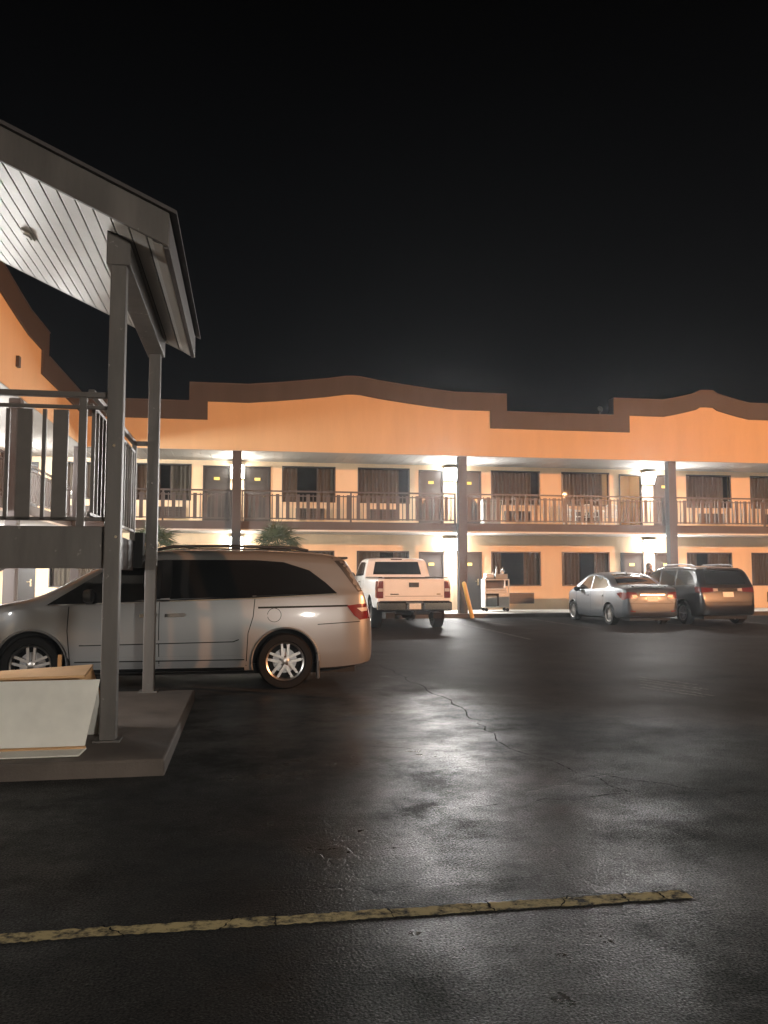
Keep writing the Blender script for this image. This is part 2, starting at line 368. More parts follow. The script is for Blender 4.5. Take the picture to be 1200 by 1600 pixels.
def window(parent, a, c, z0, z1, gap, sd):
    """gap: (start, end) fractions of the width left open between the curtains"""
    t = .045; y0, y1 = VW - .018, VW + .10
    b = MB(); b.box(a, c, y0, y1, z0, z0 + t); b.box(a, c, y0, y1, z1 - t, z1); b.box(a, a + t, y0, y1, z0 + t, z1 - t); b.box(c - t, c, y0, y1, z0 + t, z1 - t)
    mx = a + (c - a) * gap[1]
    b.box(mx - .012, mx + .012, y0 + .05, y1 - .02, z0 + t, z1 - t)
    w = b.build('window', M_frame, parent, world=True)
    w_off = Vector(parent.location)
    MB().add([Vector(p) - w_off for p in ((a + t, VW + .05, z0 + t), (c - t, VW + .05, z0 + t), (c - t, VW + .05, z1 - t), (a + t, VW + .05, z1 - t))], [(0, 1, 2, 3)]).build('pane', M_pane, w)
    wd = c - a - 2 * t
    for f0, f1 in ((0, gap[0]), (gap[1], 1)):
        if f1 - f0 > .03:
            cm = curtain_mesh(wd * (f1 - f0), z1 - z0 - 2 * t, sd)
            cm.build('curtain', M_curt, w, smooth=60, loc=Vector((a + t + wd * f0, VW + .17, z0 + t)) - w_off)
gU = [(.5, .6), (.42, .62), (.28, .66), (.82, .98), (.86, .99), (.9, .99), (.88, .99), (.5, .55)]
gL = [(.45, .5), (.4, .6), (.3, .5), (.45, .72), (.22, .68), (.4, .72), (.25, .5), (.6, .7)]
for i, ((a, c), gp) in enumerate(zip(winU, gU)): window(motel, a, c, 3.98, 5.26, gp, i)
for i, ((a, c), gp) in enumerate(zip(winL, gL)): window(motel, a, c, 1.0, 2.27, gp, 20 + i)
def door(parent, a, c, z0, hinge, open_=False, handed=1):
    b = MB(); t = .05; z1 = z0 + 2.1; y0, y1 = VW - .02, VW + .12
    b.box(a, a + t, y0, y1, z0, z1 - t); b.box(c - t, c, y0, y1, z0, z1 - t); b.box(a, c, y0, y1, z1 - t, z1)
    fr = b.build('door_frame', M_door, parent, world=True)
    off = Vector(parent.location)
    w = c - a - 2 * t - .008
    d = MB().box(0, w, -.022, .022, .01, 2.1 - t - .006).build('door', M_door, parent, loc=Vector((a + t + .004, VW + .05, z0)) - off, rot=(0, 0, R(-62 if False else (70 if open_ else 0))), bevel=.004)
    pl = MB().box(w * .5 - .10, w * .5 + .10, -.034, -.022, 1.60, 1.70).build('number_plate', M_plate, d)
    hx = w - .09 if handed > 0 else .09
    h = MB().box(hx - .03, hx + .03, -.03, -.022, .88, 1.12).lathe([(.025, 0), (.025, .06)], 'y', 10, 0, (hx, -.09, 1.03)).box(min(hx, hx - .12 * handed), max(hx, hx - .12 * handed), -.095, -.075, 1.02, 1.045)
    h.build('handle', M_brass, d)
hand = [1, -1, 1, -1, 1, -1, 1]
for i, (a, c) in enumerate(doorU):
    door(motel, a, c, F1, 0, False, hand[i]); door(motel, a, c, F2, 0, i == 5, hand[i])
# lit guest room behind the one open door: side walls and back in the same peach stucco
MB().box(13.0, 13.12, VW + .25, VW + 2.6, F2, 5.4).box(15.05, 15.17, VW + .25, VW + 2.6, F2, 5.4).box(13.12, 15.05, VW + 1.5, VW + 1.62, F2, 5.4).box(13.12, 15.05, VW + .25, VW + 1.5, F2 - .1, F2 - .01).build('room_wall', M_wall, motel, world=True)
def ac_unit(parent, a, c, z0, z1):
    y = VW
    b = MB().box(a, c, y - .09, y - .002, z0, z1); u = b.build('air_conditioner', M_ac, parent, world=True, bevel=.008)
    gm = MB(); k = 7
    for i in range(k):
        z = z0 + .03 + (z1 - z0 - .06) * i / (k - 1); gm.box(a + .03, c - .03, y - .112, y - .09, z - .012, z + .008)
    gm.v = [tuple(Vector(v) - Vector(parent.location)) for v in gm.v]
    gm.build('grille', M_frame, u)
for a in (-6.0, -3.17, 1.72, 4.38, 9.38, 12.1, 17.14, 19.85):
    ac_unit(motel, a, a + 1.02, 3.36, 3.76); ac_unit(motel, a + .06, a + 1.08, .37, .76)
# balcony slab, ceilings, drip edge
MB().box(-8.1, 24, 27.02, VW, 2.90, F2).build('balcony_floor', M_conc, motel, world=True)
MB().box(-5.35, 24, 26.96, 27.02, 2.885, 3.15).build('balcony_fascia', M_slab, motel, world=True, bevel=.008)
MB().box(-5.38, 24, 26.94, 27.10, 2.83, 2.885).build('drip_edge', M_white, motel, world=True)
b = MB(); x = -8.1                                              # boxed vinyl panels of the walkway ceilings
def ceiling(z, v0, v1, a0, a1):
    b = MB(); x = a0
    while x < a1:
        b.box(x + .006, min(x + .29, a1), v0, v1, z, z + .03); x += .3
    b.box(a0, a1, v0 + .001, v1 - .001, z + .012, z + .045)
    return b
struct(ceiling(2.845, 27.10, VW, -8.1, 24).build('ceiling_panel', M_soff, motel, world=True), 'stuff')
struct(ceiling(5.40, 26.95, VW, -8.1, 24).build('ceiling_panel', M_soff, motel, world=True), 'stuff')
def rpt(xs): return xs
# parapet outline (u, z) of peach face and of the brown cap that follows it
def raised(c, hw, zl, zh, pk, flat):
    """one raised bay: step up, short flat, slightly hollow slope to a peak, and down again"""
    o = []
    L = [(-hw, zl), (-hw, zh), (-hw + flat, zh)]
    span = hw - flat
    for t in (.25, .5, .75): L.append((-hw + flat + span * t, zh + (pk - zh) * (t ** 1.15)))
    L.append((-.25, pk - .012)); L.append((0, pk))
    R_ = [(-x, z) for x, z in L[::-1][1:]]
    return [(c + x, z) for x, z in L + R_]
def parapet(parent, cents, lo, hi, axis, c0, c1, cap0, cap1):
    k = .987
    Z = lambda z: 1.42 + (z - 1.42) * k
    inn = [(lo, Z(6.42))]; out = [(lo, Z(7.0))]
    for c, hw in cents:
        inn += raised(c, hw - .58, Z(6.42), Z(7.02), Z(7.42), 1.3); out += raised(c, hw, Z(7.0), Z(7.61), Z(8.02), 1.85)
    inn.append((hi, Z(6.42))); out.append((hi, Z(7.0)))
    base = Z(5.45)
    b = MB(); b.prism([(lo, base)] + inn + [(hi, base)], axis, c0, c1)
    b.build('parapet', M_para, parent, world=True)
    capb = MB()
    poly = inn + out[::-1]
    # cap as quads between the two outlines (same number of points)
    for i in range(len(inn) - 1):
        q = [inn[i], inn[i + 1], out[i + 1], out[i]]
        capb.prism(q, axis, cap0, cap1)
    cp = capb
    bm = bmesh.new(); me = cp.mesh('cap', M_trim); bm.from_mesh(me)
    bmesh.ops.remove_doubles(bm, verts=bm.verts, dist=1e-4)
    inner = {}
    for f in bm.faces:
        key = tuple(sorted(v.index for v in f.verts)); inner.setdefault(key, []).append(f)
    bm.verts.index_update(); inner = {}
    for f in bm.faces: inner.setdefault(tuple(sorted(v.index for v in f.verts)), []).append(f)
    kill = [f for fs in inner.values() if len(fs) > 1 for f in fs]
    bmesh.ops.delete(bm, geom=kill, context='FACES_ONLY')
    off = Vector(parent.location)
    for v in bm.verts: v.co -= off
    bmesh.ops.recalc_face_normals(bm, faces=bm.faces); bm.to_mesh(me); bm.free()
    link('parapet_cap', me, parent)
    fl = MB()
    for p, q in zip(out[:-1], out[1:]):
        if abs(q[0] - p[0]) > .02: fl.prism([(p[0], p[1] + .002), (q[0], q[1] + .002), (q[0], q[1] + .028), (p[0], p[1] + .028)], axis, cap0 - .025 if axis == 'y' else cap0 - .02, cap1 + .02)
    fl.build('flashing', M_slab, parent, world=True)
K = .987
parapet(motel, [(3.47 * K, 5.33 * K), (16.26 * K, 3.56 * K)], -5.0, 23.5, 'y', 26.66, 26.9, 26.60, 27.0)
# ceiling edge behind the parapet bottom
MB().box(-5.0, 24, 26.66, 26.95, 5.385, 5.40).build('soffit_edge', M_soff, motel, world=True)
# columns
COLS = [-.31, 7.14, 14.70, 22.2]
for u in COLS:
    MB().box(u - .145, u + .145, 26.675, 26.945, .15, 5.384).build('column', M_trim, motel, world=True, bevel=.012)
# railings with alternating broad boards and thin bars
def picket_mesh(name, w, h, mat, d=.03): return B(-w / 2, w / 2, -d / 2, d / 2, 0, h).mesh(name, mat)
PKW = picket_mesh('picket_board', .115, .83, M_rail); PKT = picket_mesh('picket_bar', .028, .83, M_rail)
def balcony_railing(parent, p0, p1, zf, top, axis):
    a0, a1 = p0; fix = p1
    b = MB()
    def bx(a, c, w, z0, z1):
        if axis == 'x': b.box(a, c, fix - w, fix + w, z0, z1)
        else: b.box(fix - w, fix + w, a, c, z0, z1)
    bx(a0, a1, .028, top - .05, top); bx(a0, a1, .018, top - .19, top - .155); bx(a0, a1, .018, zf + .08, zf + .12)
    for a in (a0 + .03, (a0 + a1) / 2, a1 - .03): bx(a - .028, a + .028, .03, zf, top - .05)
    rl = b.build('balcony_railing', M_rail, parent, world=True)
    n = int((a1 - a0) / .165); off = Vector(parent.location)
    for i in range(1, n):
        a = a0 + (a1 - a0) * i / n
        p = Vector((a, fix, zf + .07)) if axis == 'x' else Vector((fix, a, zf + .07))
        link('picket', PKW if i % 2 else PKT, rl, p - off + Vector((0, 0, 0)), (0, 0, 0 if axis == 'x' else R(90)))
bays = [-5.0] + COLS
for a, c in zip(bays[:-1], bays[1:]):
    balcony_railing(motel, (a + (.15 if a > -5 else .2), c - .15), 27.06, F2 + .03, 4.17, 'x')
MB().box(-8.1, 24, 27.0, VW + 4, 5.46, 5.6).build('roof', M_dark, motel, world=True)

# ---- left wing
wing = thing('motel_wing', 'left peach motel wing running back to the corner, seen behind the stair', 'motel', (-7, 20, 0))
b = MB(); wall_boxes(b, 12, VW, -8.35, -8.1, F1, 5.42, [], 'u')
b.build('wall', M_wall, wing, world=True)
parapet(wing, [(16.35, 5.35)], 8.0, 26.60, 'x', -5.26, -5.03, -5.32, -4.98)
MB().box(-8.1, -5.37, 12, 27.0, 2.90, F2).build('balcony_floor', M_conc, wing, world=True)
MB().box(-5.37, -5.31, 12, 26.95, 2.885, 3.15).build('balcony_fascia', M_slab, wing, world=True)
MB().box(-5.37, -5.29, 12, 26.93, 2.83, 2.885).build('drip_edge', M_white, wing, world=True)
MB().box(-8.1, -5.38, 12, 27.09, 2.845, 2.875).build('ceiling_panel', M_soff, wing, world=True)
MB().box(-8.1, -5.05, 12, 26.94, 5.39, 5.43).build('ceiling_panel', M_soff, wing, world=True)
for v in (12.6, 19.6, 26.72):
    MB().box(-5.30, -5.04, v - .14, v + .14, .15, 5.384).build('column', M_trim, wing, world=True, bevel=.012)
for v0, v1 in ((12.8, 19.4), (19.8, 26.5)): balcony_railing(wing, (v0, v1), -5.2 - .16, F2 + .03, 4.17, 'y')
def wing_door(v, z):
    off = Vector(wing.location)
    d = MB().box(-8.1, -8.06, v - .46, v + .46, z, z + 2.08).build('door', M_door, wing, world=True)
    MB().box(-8.06 - off.x, -8.04 - off.x, v - .1 - off.y, v + .1 - off.y, z + 1.6, z + 1.7).build('number_plate', M_plate, d)
def wing_window(v, z):
    w = MB().box(-8.1, -8.05, v - .93, v + .93, z + .85, z + 2.12).build('window', M_frame, wing, world=True)
    off = Vector(wing.location)
    MB().box(-8.05 - off.x, -8.045 - off.x, v - .87 - off.y, v + .87 - off.y, z + .91, z + 2.06).build('pane', M_cglass, w)
for z in (F1, F2):
    for v in (27.3, 20.3, 18.9): wing_door(v, z)
    for v in (25.2, 22.6, 16.8): wing_window(v, z)
MB().box(-9.5, -5.1, 12, 29, 5.46, 5.6).build('roof', M_dark, wing, world=True)
# small vent bracket on the wing parapet
MB().box(-5.03, -4.96, 18.9, 19.06, 5.98, 6.22).build('parapet_vent', M_trim, wing, world=True)

# ------------------------------------------------------------------ wall lamps (jelly-jar lanterns between each pair of doors)
LW, LH, LD = .46, .42, .19                                       # prismatic glass refractor of a wall pack
A_front = LW * LH; A_side = 2 * LD * (LW + LH)
def lamp_mats(tag_, col, power, ratio=.07):
    L = power / (math.pi * (A_front + ratio * A_side))
    return emit(tag_ + '_lens', col, L), emit(tag_ + '_lens_side', col, L * ratio)
LM = lamp_mats('wall_lamp', WHITE, P_LAMP); LC = lamp_mats('canopy_lamp', WHITE, P_CANOPY, .8); LF = lamp_mats('near_lamp', (1, .94, .84), P_FRONT, .5)
def lens_mesh(mats, lean=.26):
    b = MB(); x0, x1 = .05, .05 + LD; xt = x1 + (.14 if lean else 0); xb = xt - lean; w, h = LW / 2, LH / 2; t = .03
    b.add([(x0, -w, -h), (x0, w, -h), (x0, w, h), (x0, -w, h), (xb, -w + t, -h + t), (xb, w - t, -h + t), (xt, w - t, h - .005), (xt, -w + t, h - .005)],
          [(0, 1, 5, 4), (1, 2, 6, 5), (2, 3, 7, 6), (3, 0, 4, 7)], 1)
    b.add(b.v[4:8], [(0, 1, 2, 3)], 0)
    return b.mesh('lens', mats)
LENS = lens_mesh(LM); LENSD = lens_mesh(lamp_mats('dim_wall_lamp', (1, .95, .84), P_LAMP * .45, .12)); LENSC = lens_mesh(LC, 0); LENSF = lens_mesh(LF, 0)
def wall_lamp(loc, nrm, label, group='wall lamps between the doors', gm=None):
    """loc: point on the wall; nrm: outward normal"""
    rz = math.atan2(nrm[1], nrm[0])
    t = thing('wall_lamp', label, 'wall lamp', loc, rz, group)
    MB().box(-.004, .048, -.245, .245, -.225, .225).box(.048, .23 if gm in (LENSC, LENSF) else .385, -.245, .245, .212, .225).build('housing', M_blk, t, bevel=.006)
    link('lens', gm or LENS, t)
    return t
N = (0, -1)
wall_lamp((.24 - .42 - .14, VW, 5.0), N, 'lit lamp hidden behind the leftmost upstairs column of the far block', gm=LENSD)
wall_lamp((-.32, VW, 2.5), N, 'lit lamp behind the leftmost ground floor column of the far block', gm=LENSD)
wall_lamp((7.33, VW, 5.06), N, 'glaring upstairs lamp left of the middle column')
wall_lamp((7.33, VW, 2.5), N, 'glaring ground floor lamp above the white pickup and yellow bollard')
wall_lamp((15.06, VW, 5.06), N, 'glaring upstairs lamp beside the open guest room door')
wall_lamp((15.06, VW, 2.5), N, 'glaring ground floor lamp above the person and sedan')
wall_lamp((22.6, VW, 5.06), N, 'upstairs lamp past the right edge of the photo', gm=LENSD)
wall_lamp((22.6, VW, 2.5), N, 'ground floor lamp past the right edge of the photo', gm=LENSD)
t = thing('ceiling_lamp', 'warm ceiling lamp inside the open upstairs guest room', 'ceiling lamp', (14.3, VW + .9, 5.385))
MB().lathe([(.13, 0), (.13, -.03), (.10, -.06), (.0, -.075)], 'z', 20).build('shade', emit('room_glow', (1, .74, .45), 42), t, smooth=40)
MB().lathe([(.15, .0), (.15, .012)], 'z', 20).build('base', M_white, t)
wall_lamp((-8.1, 26.3, 5.0), (1, 0), 'upstairs lamp on the left wing at the left edge')
wall_lamp((-8.1, 26.3, 2.5), (1, 0), 'ground floor lamp on the left wing under the stair landing')
wall_lamp((-8.1, 17.9, 2.5), (1, 0), 'ground floor lamp on the left wing outside the frame')
wall_lamp((-8.1, 19.6, 5.0), (1, 0), 'upstairs lamp on the left wing outside the frame')

# ------------------------------------------------------------------ sodium floodlight on its pole (outside the frame, right of the camera)
pole = thing('pole_floodlight', 'tall pole with an amber sodium floodlight right of the lot', 'floodlight', (27.0, -8.5, 0))
MB().lathe([(.16, 0), (.16, .03), (.075, .05), (.06, 8.3)], 'z', 16).build('pole', M_galv, pole, smooth=40)
sd = bpy.data.lights.new('sodium_lamp', 'SPOT'); so = bpy.data.objects.new('sodium_lamp', sd); COL.objects.link(so); so.parent = pole
sd.energy = P_SODIUM; sd.color = SODIUM; sd.spot_size = R(76); sd.spot_blend = .25; sd.shadow_soft_size = .03
so.location = (-.25, .35, 8.2)
aim = Vector((1.0, 27, 4.9)); dr = aim - (Vector(pole.location) + so.location)
so.rotation_euler = dr.to_track_quat('-Z', 'Y').to_euler()
hd = MB().box(-.2, .2, -.14, .14, -.02, .30)
hd.build('housing', M_blk, pole, loc=(-.12, .16, 8.22), rot=(R(-35), 0, R(35)), bevel=.03)

# ------------------------------------------------------------------ near block of the motel, behind the camera
near = thing('motel_block', 'motel block behind the camera with a lit walkway', 'motel', (4, -8, 0))
MB().box(-12, 9.98, -8.3, -8.0, 0, 5.4).build('wall', M_wall, near, world=True)
MB().box(-12, 9.98, -8.0, -5.6, 2.9, 3.12).build('balcony_floor', M_slab, near, world=True)
MB().box(-12, 9.98, -5.9, -5.6, 5.4, 7).build('parapet', M_para, near, world=True)
MB().box(-12, 9.98, -8.0, -5.6, 5.3, 5.4).build('ceiling_panel', M_soff, near, world=True)
for u in (-9.2, -1.8, 5.6): MB().box(u - .15, u + .15, -5.9, -5.62, 0, 5.3).build('column', M_trim, near, world=True)
for u in (-8, -5, -.5, 2.5, 7, 8.6): MB().box(u - .47, u + .47, -8.0, -7.96, .1, 2.2).build('door', M_door, near, world=True)
MB().box(10.0, 10.25, -8.3, 2.92, 0, 6.6).build('shading_wall', M_wall, near, world=True)  # unseen wall added to keep the floodlight off the foreground
for v, hw in ((3.147, .047), (3.358, .062)):
    MB().box(10.0, 10.06, v - hw, v + hw, 0, 6.2).build('column', M_trim, near, world=True)  # unseen uprights, sized and placed to cast stripes on the minivan
MB().box(9.9, 10.4, 2.921, 3.55, 5.9, 6.2).build('beam', M_trim, near, world=True)  # unseen, added across the tops of the stripe-casting uprights
MB().prism([(2.921, 3.95), (2.921, 4.0), (3.6, 3.50), (3.6, 3.45)], 'x', 10.07, 10.1).build('handrail', M_trim, near, world=True)  # unseen sloping bar added to cast a diagonal shadow on the minivan
wall_lamp((2.6, -8.0 + 2.45, 2.95), (0, 1), 'warm lamp on the near walkway edge behind the camera', 'lamps behind the camera', LENSF)

# ------------------------------------------------------------------ stair tower: landing, posts, canopy
stair = thing('stair_canopy', 'grey-brown open stair landing with sloping canopy on two posts at left', 'stair', (-1.9, 8.2, .12))
for v, w in ((6.88, .062), (9.63, .062)):
    MB().box(-1.05 - w, -1.05 + w, v - w, v + w, .12, 3.96).build('post', M_post, stair, world=True, bevel=.01)
    MB().box(-1.05 - .1, -1.05 + .1, v - .1, v + .1, .12, .135).build('base_plate', M_post, stair, world=True)
    MB().lathe([(.012, 0), (.012, .008)], 'y', 8, 0, (-1.02, v - w - .009, 1.72)).lathe([(.012, 0), (.012, .008)], 'y', 8, 0, (-1.05, v - w - .009, 2.45)).build('bolt', M_chrome, stair, world=True)
SL = .47; U0, Z0 = -.65, 3.99; VA, VB = 6.43, 9.80
def zs(u): return Z0 + (U0 - u) * SL
MB().prism([(-1.145, zs(-1.145) - .004), (-.955, zs(-.955) - .004), (-.955, zs(-.955) - .20), (-1.145, zs(-.955) - .20)], 'y', 6.80, 9.74).build('beam', M_post, stair, world=True, bevel=.008)
# soffit boards run front to back, one by one
bw = .135; u = U0 - .02; k = 0
nx = Vector((-1, 0, SL)).normalized()
while u > -4.3:
    u2 = u - bw + .013
    b = MB(); t = .02 + .002 * (k % 2)
    b.prism([(u, zs(u)), (u2, zs(u2)), (u2, zs(u2) + t), (u, zs(u) + t)], 'y', VA + .05, VB - .03)
    b.build('soffit_board', M_board_soff, stair, world=True, bevel=.003)
    u -= bw; k += 1
MB().prism([(U0, zs(U0) + .026), (-4.3, zs(-4.3) + .026), (-4.3, zs(-4.3) + .12), (U0, zs(U0) + .12)], 'y', VA + .04, VB - .02).build('roof_deck', M_dark, stair, world=True)
MB().prism([(U0 + .09, zs(U0 + .09) + .255), (-4.3, zs(-4.3) + .255), (-4.3, zs(-4.3) + .285), (U0 + .09, zs(U0 + .09) + .285)], 'y', VA - .05, VB + .04).build('roof_sheet', M_trim, stair, world=True)
MB().prism([(U0 + .03, zs(U0 + .03) - .012), (-4.3, zs(-4.3) - .012), (-4.3, zs(-4.3) + .254), (U0 + .03, zs(U0 + .03) + .254)], 'y', VA - .0, VA + .04).build('rake_board', M_post, stair, world=True, bevel=.006)
MB().prism([(U0 + .03, zs(U0 + .03) - .0), (-4.3, zs(-4.3) - .0), (-4.3, zs(-4.3) + .254), (U0 + .03, zs(U0 + .03) + .254)], 'y', VB - .02, VB + .02).build('rake_board', M_soff, stair, world=True)
MB().box(U0 - .012, U0 + .032, VA + .042, VB - .022, Z0 - .03, Z0 + .22).build('eave_board', M_slab, stair, world=True, bevel=.004)
MB().prism([(U0 - .02, zs(U0) - .012), (U0 - .10, zs(U0 - .10) - .012), (U0 - .10, zs(U0 - .1) - .001), (U0 - .02, zs(U0) - .001)], 'y', VA + .05, VB - .03).build('edge_trim', M_soff, stair, world=True)
# little light fitting on the soffit
fx = MB().box(-.045, .045, -.10, .10, -.022, 0).box(-.03, .03, -.03, .05, -.038, -.022)
fx.build('soffit_fitting', M_white, stair, loc=Vector((-2.076, 8.095, zs(-2.076) - .002)) - Vector(stair.location), rot=(0, math.atan(SL), 0))
# landing
LZ = 1.80
MB().box(-2.6, -1.10, 6.95, 7.00, 1.47, LZ + .01).build('landing_fascia', M_post, stair, world=True, bevel=.004)
MB().box(-1.30, -1.262, 7.0, 9.75, 1.47, LZ + .005).build('landing_fascia', M_slab, stair, world=True)
MB().box(-2.6, -1.30, 7.0, 9.75, LZ - .12, LZ).build('landing_floor', M_conc, stair, world=True)
MB().box(-1.31, -1.16, 9.76, 9.95, 1.50, 1.90).build('shaded_beam_end', M_under, stair, world=True)  # near-black material paints in the shade on this unlit beam end
NPW = picket_mesh('picket_board', .115, .90, M_railn); NPT = picket_mesh('picket_bar', .03, .90, M_railn)
def rail_box(b, p, q, w, h, z):
    p = Vector(p); q = Vector(q)
    if abs(p.x - q.x) > abs(p.y - q.y): b.box(min(p.x, q.x), max(p.x, q.x), p.y - w / 2, p.y + w / 2, z, z + h)
    else: b.box(p.x - w / 2, p.x + w / 2, min(p.y, q.y), max(p.y, q.y), z, z + h)
off = Vector(stair.location)
b = MB(); rail_box(b, (-2.6, 6.985), (-1.10, 6.985), .06, .045, 2.865); rail_box(b, (-2.6, 6.985), (-1.13, 6.985), .03, .03, 2.77); rail_box(b, (-2.6, 6.985), (-1.13, 6.985), .03, .03, 1.855)
b.box(-1.352, -1.292, 6.955, 7.01, LZ, 2.865)
r1 = b.build('landing_railing', M_railn, stair, world=True, bevel=.005)
for u, me in [(-1.494, NPW), (-1.62, NPT), (-1.771, NPW), (-1.90, NPT), (-2.045, NPW), (-2.18, NPT), (-2.32, NPW), (-2.46, NPT)]:
    link('picket', me, r1, Vector((u, 6.985, 1.86)) - off)
b = MB(); rail_box(b, (-1.27, 7.02), (-1.27, 9.74), .05, .045, 2.90); rail_box(b, (-1.27, 7.02), (-1.27, 9.74), .03, .03, 2.80); rail_box(b, (-1.27, 7.02), (-1.27, 9.74), .03, .03, 1.90)
b.box(-1.295, -1.245, 9.69, 9.74, 1.80, 2.90)
r2 = b.build('landing_railing', M_railn, stair, world=True, bevel=.005)
for i in range(15):
    link('picket', NPT, r2, Vector((-1.27, 7.16 + i * .175, 1.90)) - off, (0, 0, R(90)))
MB().box(-1.243, -1.0, 9.70, 9.74, 2.895, 2.945).build('handrail', M_railn, stair, world=True)
# flights: up from the pad to the landing and on to the upper walkway, both rising/falling to the left
for j in range(10):
    z = 1.80 - .168 * (j + 1)
    MB().box(-2.6 - .28 * (j + 1), -2.6 - .28 * j, 8.75, 9.7, z - .05, z).build('tread', M_conc, stair, world=True)
for j in range(8):
    z = 1.80 + .165 * (j + 1)
    MB().box(-2.6 - .30 * (j + 1), -2.6 - .30 * j, 7.0, 8.1, z - .05, z).build('tread', M_conc, stair, world=True)
for v in (7.0, 8.1):
    MB().prism([(-2.6, 1.55), (-2.6, 1.85), (-5.0, 3.17), (-5.0, 2.87)], 'y', v, v + .03).build('stringer', M_slab, stair, world=True)
for v in (8.72, 9.7):
    MB().prism([(-2.6, 1.50), (-2.6, 1.80), (-5.2, .25), (-5.2, .12), (-4.9, .12)], 'y', v, v + .03).build('stringer', M_slab, stair, world=True)
# back wall of the stair, out of frame at left, that carries the lamp under the canopy
MB().box(-4.35, -4.22, 6.6, 9.6, .12, zs(-4.22) - .03).build('back_wall', M_wall, stair, world=True)
wall_lamp((-4.2, 7.6, 1.45), (1, 0), 'lamp under the stair canopy outside the frame', 'lamps under the canopy', LENSC)

